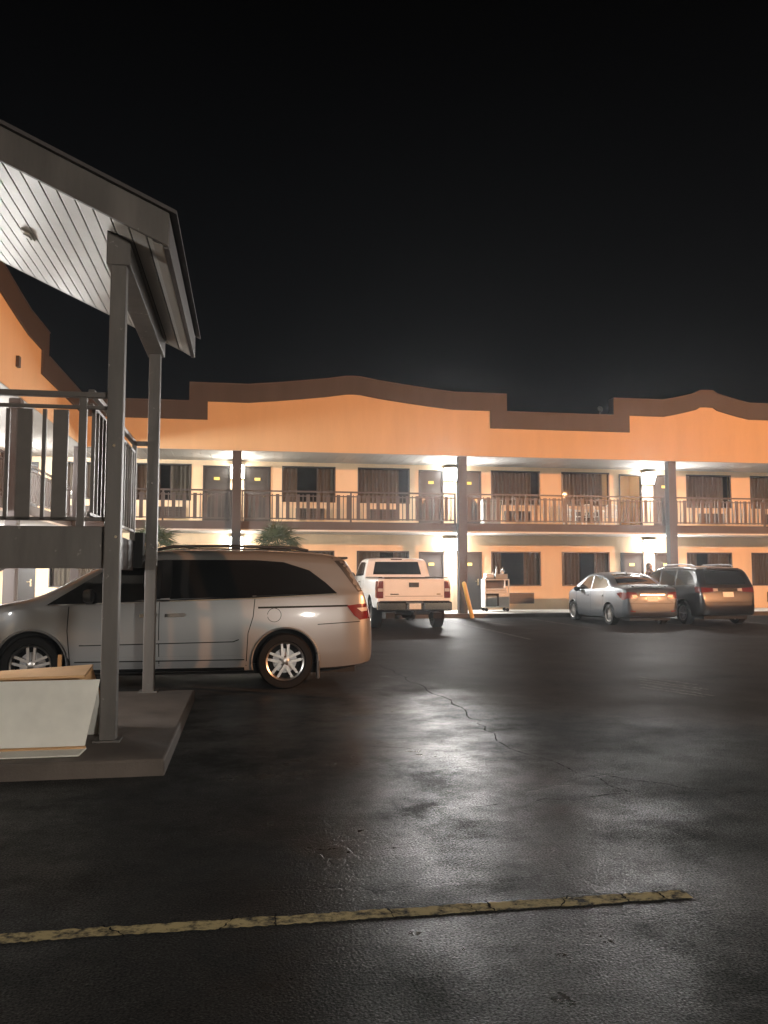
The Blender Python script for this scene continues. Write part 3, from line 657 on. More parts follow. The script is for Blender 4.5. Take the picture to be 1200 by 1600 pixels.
# ------------------------------------------------------------------ vehicles
def pchip(pts):
    pts = sorted(pts); X = [p[0] for p in pts]; Y = [p[1] for p in pts]; n = len(X)
    d = [(Y[i + 1] - Y[i]) / (X[i + 1] - X[i]) for i in range(n - 1)]
    m = [0] * n; m[0] = d[0]; m[-1] = d[-1]
    for i in range(1, n - 1):
        m[i] = 0 if d[i - 1] * d[i] <= 0 else 2 * d[i - 1] * d[i] / (d[i - 1] + d[i])
    def f(x):
        if x <= X[0]: return Y[0]
        if x >= X[-1]: return Y[-1]
        i = max(k for k in range(n - 1) if X[k] <= x)
        h = X[i + 1] - X[i]; t = (x - X[i]) / h
        return (2*t**3-3*t*t+1)*Y[i] + (t**3-2*t*t+t)*h*m[i] + (-2*t**3+3*t*t)*Y[i+1] + (t**3-t*t)*h*m[i+1]
    return f
class Car:
    def __init__(s, root, spec, paint):
        s.root = root; s.paint = paint
        top, bot, wid, belt = [pchip(spec[k]) for k in ('top', 'bottom', 'width', 'belt')]
        tum = spec.get('tumble', .22); er0 = spec.get('edge', .10); crown = spec.get('crown', .035); zm = spec.get('zm', .72)
        xs = set(round(p[0], 3) for k in ('top', 'bottom', 'width') for p in spec[k])
        x0, x1 = spec['top'][0][0], spec['top'][-1][0]
        k = int((x1 - x0) / .05)
        xs |= set(round(x0 + (x1 - x0) * i / k, 3) for i in range(k + 1)); xs = sorted(xs)
        rings = []
        for x in xs:
            zb, zt, w, zl = bot(x), top(x), wid(x), belt(x)
            zl = min(zl, zt - .04 - crown)
            zl = max(zl, zb + .04)
            er = min(er0, max(.02, (zt - crown - zl) * .85))
            side = lambda z: w * (1 - .035 * ((z - zm) / .5) ** 2) if z < zm else w * (1 - .05 * ((z - zm) / .5) ** 2)
            h = []
            h.append((0, zb)); h.append((w * .55, zb)); h.append((side(zb) - .07, zb)); h.append((side(zb) - .02, zb + min(.02, (zl - zb) * .2)))
            for t in (.12, .25, .4, .55, .7, .85, .95, 1): z = zb + (zl - zb) * t; h.append((side(z), z))
            y0 = side(zl); hg = max(.005, zt - crown - er - zl); yT = y0 - tum * hg
            for t in (.08, .25, .5, .75): h.append((y0 - tum * hg * t - .006 * min(1, hg * 4), zl + hg * t))
            yT -= .006 * min(1, hg * 4)
            for t in (0, 20, 40, 60, 80): h.append((yT - er * 1.25 * (1 - math.cos(R(t))), zt - crown - er + er * math.sin(R(t))))
            yy, zz = h[-1]
            for t in (.85, .6, .3, 0): h.append((yy * t, zz + (zt - zz) * (1 - t * t)))
            full = h + [(-y, z) for y, z in h[-2:0:-1]]
            rings.append([(x, y, z) for y, z in full])
        n = len(rings[0]); m = MB(); vs = [v for r in rings for v in r]; fs = []
        for i in range(len(rings) - 1):
            for k in range(n): fs.append((i * n + k, i * n + (k + 1) % n, (i + 1) * n + (k + 1) % n, (i + 1) * n + k))
        fs += [list(range(n))[::-1], list(range((len(rings) - 1) * n, len(rings) * n))]
        m.add(vs, fs); s.mb = m; s.bvh = BVHTree.FromPolygons([Vector(v) for v in m.v], m.f)
        s.body = m.build('body', [paint, M_under], root, smooth=40)
    def cut(s, cutters, keep_paint=False):
        c = MB()
        for q in cutters: c.add(q.v, q.f)
        me = c.mesh('cutter', [s.paint, M_under]); me.polygons.foreach_set('material_index', [1] * len(me.polygons))
        ob = bpy.data.objects.new('cutter', me); COL.objects.link(ob); ob.matrix_world = Matrix()
        tmp = s.body; pr = tmp.parent; tmp.parent = None
        md = tmp.modifiers.new('cut', 'BOOLEAN'); md.object = ob; md.operation = 'DIFFERENCE'; md.solver = 'EXACT'
        try: md.material_mode = 'INDEX'
        except Exception: pass
        bpy.context.view_layer.update(); dg = bpy.context.evaluated_depsgraph_get()
        new = bpy.data.meshes.new_from_object(tmp.evaluated_get(dg)); tmp.modifiers.clear()
        old = tmp.data; tmp.data = new; new.name = 'body'
        new.polygons.foreach_set('use_smooth', [True] * len(new.polygons)); new.set_sharp_from_angle(angle=R(40))
        bpy.data.objects.remove(ob); tmp.parent = pr
    def arches(s, xs, r, w, zc):
        cs = []
        for x in xs:
            for sgn in (1, -1):
                c = MB(); c.lathe([(r, sgn * (w - .30)), (r, sgn * (w + .3))], 'y', 40, 0, (x, 0, zc)); cs.append(c)
        s.cut(cs)
        for x in xs:                                             # rolled lips of the wheel openings
            for sgn in (1, -1):
                b = MB(); pts = []
                for a in range(-18, 199, 6):
                    px, pz = x + (r + .012) * math.cos(R(a)), zc + (r + .012) * math.sin(R(a))
                    if pz < .24: continue
                    h = s.bvh.ray_cast(Vector((px, sgn * 3, pz)), Vector((0, -sgn, 0)))[0]
                    if h: pts.append((px, h.y + sgn * .002, pz))
                if len(pts) > 3: b.tube(pts, .016, 6); b.build('wheel_arch_lip', s.paint, s.root, smooth=60)
    def hit(s, a, c, axis, side):
        if axis == 'y': o, d = Vector((a, side * 3, c)), Vector((0, -side, 0))
        elif axis == 'x': o, d = Vector((side * 6, a, c)), Vector((-side, 0, 0))
        else: o, d = Vector((a, c, 4)), Vector((0, 0, -1))
        h = s.bvh.ray_cast(o, d)[0]
        if h is None: h = s.bvh.find_nearest(o + d * (2.2 if axis == 'y' else 3.6 if axis == 'x' else 2.6))[0]
        return h, d
    def patch(s, name, poly, axis, side, off, mat, spacing=.05, parent=None, back=.015):
        poly = [Vector(p) for p in poly]; bd = []
        for i, p in enumerate(poly):
            q = poly[(i + 1) % len(poly)]; k = max(1, int((q - p).length / spacing)); bd += [p.lerp(q, j / k) for j in range(k)]
        def inside(p):
            c = False
            for i in range(len(bd)):
                a, b_ = bd[i], bd[i - 1]
                if (a.y > p.y) != (b_.y > p.y) and p.x < (b_.x - a.x) * (p.y - a.y) / (b_.y - a.y) + a.x: c = not c
            return c
        x0 = min(p.x for p in bd); x1 = max(p.x for p in bd); y0 = min(p.y for p in bd); y1 = max(p.y for p in bd)
        pts = list(bd); nb = len(bd); x = x0
        while x < x1:
            y = y0
            while y < y1:
                p = Vector((x, y))
                if inside(p) and min((p - q).length for q in bd) > spacing * .55: pts.append(p)
                y += spacing
            x += spacing
        v2, _, f2, _, _, _ = delaunay_2d_cdt(pts, [], [list(range(nb))], 1, 1e-5)
        vs = []; D = None
        for p in v2:
            h, D = s.hit(p.x, p.y, axis, side); vs.append(h - D * off)
        m = MB(); m.add(vs, f2)
        cnt = {}
        for f in f2:
            for i in range(len(f)):
                e = (f[i], f[(i + 1) % len(f)]); cnt[tuple(sorted(e))] = cnt.get(tuple(sorted(e)), 0) + 1
        for (a, b_), c in cnt.items():
            if c == 1: m.add([vs[a], vs[b_], vs[b_] + D * (off + back), vs[a] + D * (off + back)], [(0, 1, 2, 3)])
        return m.build(name, mat, parent or s.root, smooth=50)
    def both(s, name, poly, off, mat, **k):
        return [s.patch(name, poly, 'y', sg, off, mat, **k) for sg in (1, -1)]
    def line(s, name, pts, w, off, mat, axis='y', side=1, parent=None):
        """thin strip of width w along a polyline on the skin"""
        P = [Vector(p) for p in pts]; L = []
        for i, p in enumerate(P):
            d = (P[min(i + 1, len(P) - 1)] - P[max(i - 1, 0)]).normalized(); L.append((p + Vector((-d.y, d.x)) * w / 2, p - Vector((-d.y, d.x)) * w / 2))
        poly = [a for a, _ in L] + [c for _, c in L[::-1]]
        return s.patch(name, poly, axis, side, off, mat, .06, parent)
def rim_mesh(r, kind):
    b = MB()
    b.lathe([(r * .90, -.06), (r, -.075), (r, .075), (r * .97, .085), (r * .90, .075), (r * .88, .02), (r * .88, -.06)], 'y', 36, cap=False)
    b.lathe([(0.0, .055), (.03, .055), (.052, .045), (.06, .02), (.06, -.02)], 'y', 16)
    if kind == 'five_pair':
        for i in range(5):
            a = 2 * math.pi * i / 5 + math.pi / 2
            for o in (-1, 1):
                q = []
                for rr, off in ((.035, .030), (r * .93, .042)):
                    for w in (-.016, .016):
                        lx, ly = rr, o * off + w; q.append((lx * math.cos(a) - ly * math.sin(a), lx * math.sin(a) + ly * math.cos(a)))
                q = [q[0], q[1], q[3], q[2]]; b.prism(q, 'y', .025, .055)
    else:
        k = 7 if kind == 'seven' else 6
        for i in range(k):
            a = 2 * math.pi * i / k
            q = []
            for rr, hw in ((.03, .03), (r * .93, .026)):
                for w in (-hw, hw): q.append((rr * math.cos(a) - w * math.sin(a), rr * math.sin(a) + w * math.cos(a)))
            b.prism([q[0], q[1], q[3], q[2]], 'y', .02, .055)
    return b
def wheels(root, xs, y, rt, rr, kind, w=.21):
    t = MB(); hw = w / 2
    t.lathe([(rr * .98, -hw * .8), (rr * 1.06, -hw), (rt * .93, -hw), (rt * .985, -hw * .82), (rt, -hw * .5), (rt, hw * .5), (rt * .985, hw * .82), (rt * .93, hw), (rr * 1.06, hw), (rr * .98, hw * .8)], 'y', 40, cap=False)
    tm = t.mesh('tyre', M_tyre, 40)
    rmm = rim_mesh(rr, kind).mesh('rim', M_alu, 35)
    dk = MB().lathe([(0.001, 0), (rr * .9, 0)], 'y', 30).mesh('brake', M_under)
    dsc = MB().lathe([(.02, .008), (rr * .62, .008), (rr * .62, -.008)], 'y', 30).mesh('brake_disc', M_galv)
    for x in xs:
        for sg in (1, -1):
            wh = link('wheel', tm, root, (x, sg * y, rt), (0, 0, 0 if sg > 0 else math.pi))
            link('rim', rmm, wh, (0, .02, 0)); link('wheel_back', dk, wh, (0, -.045, 0)); link('brake_disc', dsc, wh, (0, -.02, 0))
def mirror(root, x, y, z, mat, sc=1):
    for sg in (1, -1):
        b = MB(); b.lathe([(.0, -.07), (.075, -.06), (.10, -.02), (.105, .03), (.09, .045)], 'x', 14)
        me = b
        me.v = [(v[0] * sc, v[1] * 1.15 * sc, v[2] * .85 * sc) for v in me.v]
        me.v = [(-v[0] + x, v[1] + sg * (y + .11), v[2] + z) for v in me.v]
        mo = me.build('mirror', mat, root, smooth=40)
        MB().tube([(x + .02, sg * (y - .04), z - .06), (x, sg * (y + .08), z - .04)], .025, 6).build('mirror_arm', M_blk, mo)

# ---- silver minivan beside the stair
van = thing('minivan', 'silver minivan parked side-on beside the stair posts with five-spoke alloy wheels', 'minivan', (-1.0, 11.40, 0), math.pi)
vs_ = dict(
    top=[(-2.63, .62), (-2.615, .74), (-2.595, .86), (-2.565, 1.0), (-2.51, 1.19), (-2.38, 1.45), (-2.26, 1.635), (-2.12, 1.69), (-1.8, 1.725), (-.9, 1.755), (-.3, 1.755), (.1, 1.735), (.45, 1.665), (.86, 1.50), (1.16, 1.335), (1.43, 1.20), (1.62, 1.14), (1.95, 1.07), (2.25, .96), (2.42, .84), (2.5, .70), (2.53, .58)],
    bottom=[(-2.63, .42), (-2.58, .31), (-2.3, .26), (-2.0, .24), (0, .22), (1.0, .22), (2.2, .2), (2.45, .24), (2.53, .36)],
    width=[(-2.63, .70), (-2.60, .82), (-2.54, .90), (-2.42, .955), (-2.2, .985), (-1.5, 1.0), (1.2, .995), (1.7, .975), (2.05, .91), (2.3, .80), (2.45, .66), (2.53, .5)],
    belt=[(-2.6, 1.2), (-2.13, 1.19), (-1.1, 1.155), (0, 1.12), (1.1, 1.06), (1.4, 1.05), (2, .95), (2.5, .6)], tumble=.24, edge=.13, crown=.03, zm=.7)
vc = Car(van, vs_, M_vsil)
vc.arches((1.5, -1.5), .405, .99, .345)
wheels(van, (1.5, -1.5), .865, .345, .243, 'five_pair', .23)
G = M_cglass
for sg in (1, -1):
    vc.patch('window_surround', [(1.33, 1.062), (.73, 1.445), (.36, 1.575), (-.02, 1.605), (-1.10, 1.605), (-1.47, 1.58), (-1.80, 1.475), (-2.0, 1.325), (-2.15, 1.187), (-1.1, 1.135), (0, 1.10)], 'y', sg, .002, M_cglass)
    for poly in ([(1.24, 1.08), (.86, 1.325), (.86, 1.095)], [(.82, 1.095), (.82, 1.355), (.66, 1.455), (.36, 1.555), (.02, 1.585), (.02, 1.12)],
                 [(-.09, 1.122), (-.09, 1.585), (-1.02, 1.585), (-1.02, 1.15)], [(-1.14, 1.155), (-1.14, 1.58), (-1.46, 1.562), (-1.78, 1.46), (-1.97, 1.315), (-2.1, 1.195)]):
        vc.patch('window', poly, 'y', sg, .006, G, .07)
    vc.line('chrome_strip', [(1.34, 1.055), (.0, 1.095), (-1.1, 1.128), (-2.14, 1.18)], .012, .008, M_chrome, 'y', sg)
    for pts in ([(1.08, 1.04), (1.09, .75), (1.05, .34)], [(.03, 1.10), (.03, .7), (.02, .32)], [(-1.12, 1.12), (-1.10, .9), (-1.04, .70), (-1.02, .3)], [(-1.13, 1.60), (-1.12, 1.12)], [(-1.9, .80), (-2.44, .83)]):
        vc.line('panel_gap', pts, .010, .0015, M_seam, 'y', sg)
    vc.line('door_track', [(-1.16, 1.012), (-1.7, 1.02), (-2.29, 1.03)], .022, .002, M_seam, 'y', sg)
    vc.patch('side_moulding', [(.96, .595), (.9, .615), (-.85, .64), (-.93, .632), (-.86, .605), (.9, .58)], 'y', sg, .016, M_vsil, .06)
    vc.patch('sill_moulding', [(1.0, .40), (.85, .43), (-.9, .43), (-1.0, .40), (-1.0, .385), (1.0, .385)], 'y', sg, .018, M_vsil, .06)
    vc.patch('sill_trim', [(.98, .285), (-1.0, .285), (-1.0, .245), (.98, .245)], 'y', sg, .012, M_chrome, .08)
    vc.line('moulding_shadow', [(.95, .574), (.9, .574), (-.86, .598), (-.93, .624)], .012, .003, M_seam, 'y', sg)  # dark strips paint the shade line under both side mouldings
    vc.line('moulding_shadow', [(1.0, .378), (-1.0, .378)], .014, .003, M_seam, 'y', sg)
    for a, c in ((.26, .07), (-.04, -.27)):
        vc.patch('door_handle', [(a, .905), (a, .945), (c, .955), (c - .02, .935), (c, .912)], 'y', sg, .03, M_chrome, .04, back=.0)
    vc.line('fuel_door', [(-1.36 + .085 * math.cos(R(t)), .92 + .085 * math.sin(R(t))) for t in range(5, 346, 20)], .006, .0015, M_seam, 'y', sg)
    vc.patch('tail_light', [(-2.27, 1.03), (-2.42, 1.05), (-2.56, 1.055), (-2.585, .94), (-2.575, .87), (-2.44, .85), (-2.36, .91)], 'y', sg, .010, M_red, .035)
    vc.patch('reflector', [(-2.40, 1.00), (-2.56, 1.01), (-2.57, .97), (-2.46, .955)], 'y', sg, .014, M_clear, .03)
    vc.patch('quarter_glass', [(-2.07, 1.655), (-2.235, 1.625), (-2.35, 1.44), (-2.475, 1.21), (-2.42, 1.2), (-2.2, 1.50)], 'y', sg, .004, M_blk, .04)
    vc.patch('headlight', [(2.0, .86), (2.3, .82), (2.42, .74), (2.3, .70), (2.05, .76)], 'y', sg, .006, M_clear, .04)
    MB().tube([(.1, sg * .66, 1.735), (-.1, sg * .665, 1.775), (-.9, sg * .67, 1.785), (-1.6, sg * .66, 1.765), (-1.8, sg * .64, 1.73)], .02, 8).build('roof_rail', M_blk, van, smooth=50)
vc.patch('rear_window', [(-.66, 1.23), (-.60, 1.6), (.60, 1.6), (.66, 1.23)], 'x', -1, .005, G, .07)
vc.patch('tailgate_light', [(.60, .88), (.58, 1.02), (.80, 1.03), (.82, .88)], 'x', -1, .01, M_red, .05); vc.patch('tailgate_light', [(-.60, .88), (-.58, 1.02), (-.80, 1.03), (-.82, .88)], 'x', -1, .01, M_red, .05)
vc.patch('licence_plate', [(-.16, .86), (.16, .86), (.16, 1.0), (-.16, 1.0)], 'x', -1, .008, M_lic, .08)
vc.patch('windscreen', [(.55, -.62), (1.34, -.72), (1.38, 0), (1.34, .72), (.55, .62), (.5, 0)], 'z', 1, .004, G, .07)
MB().box(-2.33, -2.16, -.56, .56, 1.625, 1.655).build('spoiler', M_blk, van, bevel=.012)
mirror(van, .84, .93, 1.165, M_blk)
for x in (-1.5 - .41, 1.5 - .42):
    for sg in (1, -1): MB().box(x - .02, x + .02, sg * .93 - .06, sg * .93 + .06, .13, .42).build('mud_flap', M_blk, van, bevel=.008)
MB().box(-2.4, 2.3, -.75, .75, .18, .3).build('underbody', M_under, van)

# ---- white pickup
pk = thing('pickup_truck', 'white extended-cab pickup truck parked nose-in with its tailgate to the camera', 'pickup truck', (4.28, 23.85, 0), R(90))
ps = dict(
    top=[(-2.93, 1.28), (-2.90, 1.325), (-2.8, 1.33), (-.60, 1.345), (-.56, 1.40), (-.50, 1.66), (-.44, 1.84), (-.32, 1.895), (.2, 1.915), (.7, 1.895), (.95, 1.83), (1.3, 1.60), (1.66, 1.33), (1.8, 1.29), (2.5, 1.22), (2.72, 1.12), (2.82, .95), (2.85, .7)],
    bottom=[(-2.93, .62), (-2.5, .55), (0, .48), (2, .48), (2.6, .45), (2.85, .5)],
    width=[(-2.93, .945), (-2.88, .97), (-1.6, .985), (1.6, .985), (2.4, .96), (2.7, .88), (2.85, .72)],
    belt=[(-2.9, 1.27), (0, 1.32), (1.7, 1.25), (2.8, .9)], tumble=.20, edge=.09, crown=.02, zm=.95)
pc = Car(pk, ps, M_vwht)
pc.arches((1.83, -1.85), .47, .985, .42)
pc.cut([MB().box(-2.80, -.66, -.72, .72, .85, 1.6)])
wheels(pk, (1.83, -1.85), .845, .395, .235, 'six', .26)
for sg in (1, -1):
    pc.patch('window', [(-.30, 1.40), (-.26, 1.76), (.02, 1.79), (.02, 1.40)], 'y', sg, .005, G, .07)
    pc.patch('window', [(.09, 1.39), (.09, 1.79), (.62, 1.79), (.92, 1.70), (1.42, 1.38)], 'y', sg, .005, G, .07)
    for pts in ([(.05, 1.85), (.05, .62)], [(1.3, 1.3), (1.28, .6)], [(-.52, 1.36), (-.52, .56)]): pc.line('panel_gap', pts, .012, .002, M_seam, 'y', sg)
    pc.patch('door_handle', [(.12, 1.20), (.30, 1.20), (.30, 1.24), (.12, 1.24)], 'y', sg, .03, M_chrome, .06, back=0)
    pc.patch('tail_light', [(-2.77, .84), (-2.925, .82), (-2.925, 1.26), (-2.77, 1.26)], 'y', sg, .012, M_red, .05)
    pc.patch('tail_light', [(sg * .80, .82), (sg * .95, .82), (sg * .95, 1.26), (sg * .80, 1.26)], 'x', -1, .012, M_red, .05)
    pc.patch('reverse_lamp', [(sg * .81, .99), (sg * .94, .99), (sg * .94, 1.07), (sg * .81, 1.07)], 'x', -1, .018, M_clear, .05)
    MB().box(-2.86, -.62, sg * .86 - .06, sg * .86 + .06, 1.335, 1.365).build('bed_rail_cap', M_blk, pk, bevel=.01)
    MB().box(-2.93 - .03, -2.4, sg * .62 - .12, sg * .62 + .12, .3, .45).build('hanger', M_under, pk)
mirror(pk, 1.38, 1.0, 1.40, M_blk, 1.25)
pc.patch('rear_window', [(-.70, 1.43), (-.62, 1.79), (.62, 1.79), (.70, 1.43)], 'x', -1, .006, G, .06)
pc.patch('brake_light', [(-.16, 1.845), (.16, 1.845), (.16, 1.875), (-.16, 1.875)], 'x', -1, .015, M_red, .04)
tgp = pc.patch('tailgate', [(-.775, .80), (.775, .80), (.775, 1.29), (-.775, 1.29)], 'x', -1, .012, M_vwht, .08)
pc.patch('tailgate_handle', [(-.13, 1.10), (.13, 1.10), (.13, 1.22), (-.13, 1.22)], 'x', -1, .022, M_blk, .06, parent=tgp)
MB().box(-2.965, -2.86, -.79, .79, 1.325, 1.36).build('tailgate_cap', M_blk, tgp, bevel=.012)
pc.line('panel_gap', [(-.75, .87), (.75, .87)], .015, .016, pbr('paint_shadow_gap', (.3, .29, .28), .5), 'x', -1, tgp)
for y0, y1 in ((.40, .62), (-.70, -.60)):
    pc.patch('nameplate', [(y0, .905), (y1, .905), (y1, .935), (y0, .935)], 'x', -1, .02, M_chrome, .06, parent=tgp)
bmp = MB().box(-3.12, -2.94, -.97, -.22, .50, .735).box(-3.12, -2.94, .22, .97, .50, .735).box(-3.10, -2.94, -.22, .22, .50, .70).build('rear_bumper', M_chrome, pk, bevel=.035)
MB().box(-3.13, -2.95, -.9, .9, .735, .755).build('step_pad', M_blk, bmp, bevel=.006)
MB().box(-3.112, -3.103, -.15, .15, .545, .695).build('licence_plate', M_lic, bmp)
MB().tube([(-3.05, 0, .5), (-3.05, 0, .42)], .03, 8).box(-3.08, -2.7, -.04, .04, .40, .48).build('tow_hitch', M_under, pk)
MB().box(-2.8, 2.5, -.45, .45, .40, .62).tube([(-1.85, -.75, .40), (-1.85, .75, .40)], .06, 8).lathe([(.02, -.16), (.13, -.1), (.15, 0), (.13, .1), (.02, .16)], 'y', 14, 0, (-1.85, 0, .40)).build('chassis', M_under, pk)
pc.patch('windscreen', [(1.0, -.62), (1.62, -.72), (1.64, 0), (1.62, .72), (1.0, .62), (.96, 0)], 'z', 1, .004, G, .07)

# ---- blue-grey sedan
sdn = thing('sedan', 'blue-grey compact sedan with wheel covers parked beside the dark minivan', 'sedan', (11.02, 23.5, 0), R(90))
ss = dict(
    top=[(-2.30, .52), (-2.285, .68), (-2.25, .92), (-2.21, 1.05), (-2.12, 1.085), (-1.75, 1.105), (-1.52, 1.14), (-1.0, 1.375), (-.55, 1.47), (.0, 1.505), (.4, 1.47), (.9, 1.29), (1.28, 1.09), (1.5, 1.02), (1.9, .93), (2.08, .82), (2.15, .6)],
    bottom=[(-2.30, .36), (-2.25, .27), (-1.8, .22), (1.6, .19), (2.0, .2), (2.15, .3)],
    width=[(-2.30, .60), (-2.27, .70), (-2.2, .76), (-2.05, .81), (-1.6, .845), (1.0, .845), (1.6, .82), (1.95, .68), (2.15, .45)],
    belt=[(-2.2, 1.02), (-1.4, 1.02), (0, .97), (1.2, .93), (2, .75)], tumble=.30, edge=.12, crown=.035, zm=.62)
sc_ = Car(sdn, ss, M_vgry)
sc_.arches((1.3, -1.3), .345, .845, .30)
wheels(sdn, (1.3, -1.3), .745, .30, .205, 'seven', .19)
for sg in (1, -1):
    sc_.patch('window', [(.98, .985), (.52, 1.27), (.28, 1.37), (-.02, 1.395), (-.02, .995)], 'y', sg, .005, G, .06)
    sc_.patch('window', [(-.09, .997), (-.09, 1.395), (-.6, 1.37), (-.95, 1.27), (-1.22, 1.12), (-1.02, 1.035)], 'y', sg, .005, G, .06)
    for pts in ([(1.0, .93), (.98, .3)], [(-.05, .97), (-.06, .28)], [(-1.0, .98), (-.9, .6), (-.95, .45)]): sc_.line('panel_gap', pts, .01, .0015, M_seam, 'y', sg)
    for x in (.1, -.92): sc_.patch('door_handle', [(x, .80), (x + .17, .80), (x + .17, .835), (x, .835)], 'y', sg, .026, M_vgry, .05, back=0)
    sc_.line('sill_line', [(1.0, .36), (-.9, .39)], .02, .012, M_vgry, 'y', sg)
    sc_.patch('tail_light', [(-1.80, .92), (-2.1, .94), (-2.22, .93), (-2.235, .76), (-2.1, .72)], 'y', sg, .008, M_red, .04)
    sc_.patch('tail_light', [(sg * .42, .80), (sg * .46, .93), (sg * .73, .95), (sg * .75, .78), (sg * .55, .76)], 'x', -1, .010, M_red, .04)
    sc_.patch('reverse_lamp', [(sg * .44, .815), (sg * .47, .87), (sg * .6, .87), (sg * .58, .80)], 'x', -1, .016, M_clear, .04)
    sc_.patch('reflector', [(sg * .52, .40), (sg * .66, .42), (sg * .66, .45), (sg * .52, .43)], 'x', -1, .006, M_red, .05)
    sc_.patch('headlight', [(1.6, .78), (1.9, .75), (2.0, .66), (1.75, .68)], 'y', sg, .006, M_clear, .04)
mirror(sdn, .72, .84, .99, M_vgry, .85)
sc_.patch('rear_window', [(-1.50, -.62), (-1.50, .62), (-1.0, .52), (-.72, .48), (-.72, -.48), (-1.0, -.52)], 'z', 1, .005, G, .06)
sc_.patch('windscreen', [(.55, -.50), (1.2, -.62), (1.24, 0), (1.2, .62), (.55, .50), (.5, 0)], 'z', 1, .005, G, .06)
sc_.patch('licence_plate', [(-.16, .69), (.16, .69), (.16, .83), (-.16, .83)], 'x', -1, .010, M_lic, .08)
sc_.patch('chrome_strip', [(-.36, .855), (.36, .855), (.36, .885), (-.36, .885)], 'x', -1, .014, M_chrome, .06)
sc_.line('panel_gap', [(-.72, .64), (0, .625), (.72, .64)], .012, .002, M_seam, 'x', -1)
sc_.line('panel_gap', [(-.6, .66), (-.45, .74), (-.40, .93)], .01, .002, M_seam, 'x', -1); sc_.line('panel_gap', [(.6, .66), (.45, .74), (.40, .93)], .01, .002, M_seam, 'x', -1)
sc_.patch('lower_bumper', [(-.62, .29), (.62, .29), (.56, .38), (-.56, .38)], 'x', -1, .006, M_blk, .07)
MB().prism([(-2.20, 1.115), (-2.02, 1.145), (-1.95, 1.135), (-1.95, 1.125), (-2.18, 1.10)], 'y', -.58, .58).box(-2.1, -2.04, -.5, -.46, 1.07, 1.13).box(-2.1, -2.04, .46, .5, 1.07, 1.13).build('spoiler', M_vgry, sdn, bevel=.006)
MB().prism([(-.75, 1.43), (-.55, 1.46), (-.72, 1.53)], 'y', -.012, .012).build('antenna', M_blk, sdn)
MB().box(-2.1, 1.9, -.6, .6, .16, .26).build('underbody', M_under, sdn)

# ---- dark minivan
sv = thing('minivan', 'dark slate minivan with roof rails parked right of the blue-grey sedan', 'minivan', (13.32, 23.55, 0), R(90))
sps = dict(
    top=[(-2.30, .60), (-2.285, .75), (-2.25, .95), (-2.2, 1.12), (-2.05, 1.40), (-1.92, 1.575), (-1.8, 1.63), (-1.4, 1.665), (-.6, 1.69), (.1, 1.67), (.5, 1.60), (.9, 1.42), (1.35, 1.15), (1.55, 1.09), (1.95, 1.0), (2.25, .86), (2.36, .7), (2.4, .58)],
    bottom=[(-2.30, .40), (-2.25, .30), (-1.9, .25), (1.6, .22), (2.2, .22), (2.4, .34)],
    width=[(-2.30, .70), (-2.26, .79), (-2.18, .845), (-2.0, .885), (-1.4, .905), (1.2, .905), (1.7, .87), (2.1, .74), (2.4, .45)],
    belt=[(-2.2, 1.10), (-1, 1.09), (0, 1.05), (1.2, 1.0), (2.2, .8)], tumble=.22, edge=.12, crown=.03, zm=.66)
sv_ = Car(sv, sps, M_vdrk)
sv_.arches((1.43, -1.4), .39, .905, .335)
wheels(sv, (1.43, -1.4), .80, .335, .215, 'six', .21)
for sg in (1, -1):
    for poly in ([(1.12, 1.05), (.66, 1.37), (.4, 1.50), (.05, 1.54), (.05, 1.075)], [(-.04, 1.08), (-.04, 1.545), (-.88, 1.55), (-.88, 1.11)], [(-.96, 1.112), (-.96, 1.55), (-1.55, 1.52), (-1.78, 1.40), (-1.98, 1.14)]):
        sv_.patch('window', poly, 'y', sg, .005, G, .07)
    for pts in ([(1.05, 1.0), (1.02, .32)], [(0, 1.06), (0, .3)], [(-.92, 1.09), (-.86, .75), (-.9, .35)]): sv_.line('panel_gap', pts, .01, .0015, M_seam, 'y', sg)
    for x in (.1, -.25): sv_.patch('door_handle', [(x, .88), (x + .17, .88), (x + .17, .92), (x, .92)], 'y', sg, .028, M_chrome, .05, back=0)
    sv_.patch('tail_light', [(-1.98, 1.08), (-2.19, 1.09), (-2.235, .98), (-2.2, .90), (-2.05, .93)], 'y', sg, .008, M_red, .04)
    sv_.patch('tail_light', [(sg * .44, .95), (sg * .44, 1.05), (sg * .78, 1.07), (sg * .80, .93)], 'x', -1, .010, M_red, .04)
    sv_.patch('reverse_lamp', [(sg * .30, .965), (sg * .30, 1.035), (sg * .44, 1.045), (sg * .44, .955)], 'x', -1, .012, M_clear, .04)
    MB().tube([(.15, sg * .60, 1.66), (0, sg * .605, 1.71), (-.8, sg * .61, 1.725), (-1.45, sg * .60, 1.70), (-1.6, sg * .585, 1.655)], .02, 8).build('roof_rail', M_galv, sv, smooth=50)
    sv_.patch('headlight', [(1.7, .85), (2.05, .80), (2.2, .68), (1.9, .70)], 'y', sg, .006, M_clear, .04)
mirror(sv, .78, .88, 1.12, M_vdrk)
sv_.patch('rear_window', [(-.60, 1.16), (-.52, 1.53), (.52, 1.53), (.60, 1.16)], 'x', -1, .006, G, .06)
sv_.patch('windscreen', [(.62, -.55), (1.26, -.66), (1.3, 0), (1.26, .66), (.62, .55), (.57, 0)], 'z', 1, .005, G, .06)
sv_.patch('chrome_strip', [(-.30, .99), (.30, .99), (.30, 1.045), (-.30, 1.045)], 'x', -1, .012, M_chrome, .06)
sv_.patch('licence_plate', [(-.16, .80), (.16, .80), (.16, .94), (-.16, .94)], 'x', -1, .010, M_lic, .08)
sv_.line('panel_gap', [(-.74, .66), (0, .65), (.74, .66)], .014, .002, M_seam, 'x', -1)
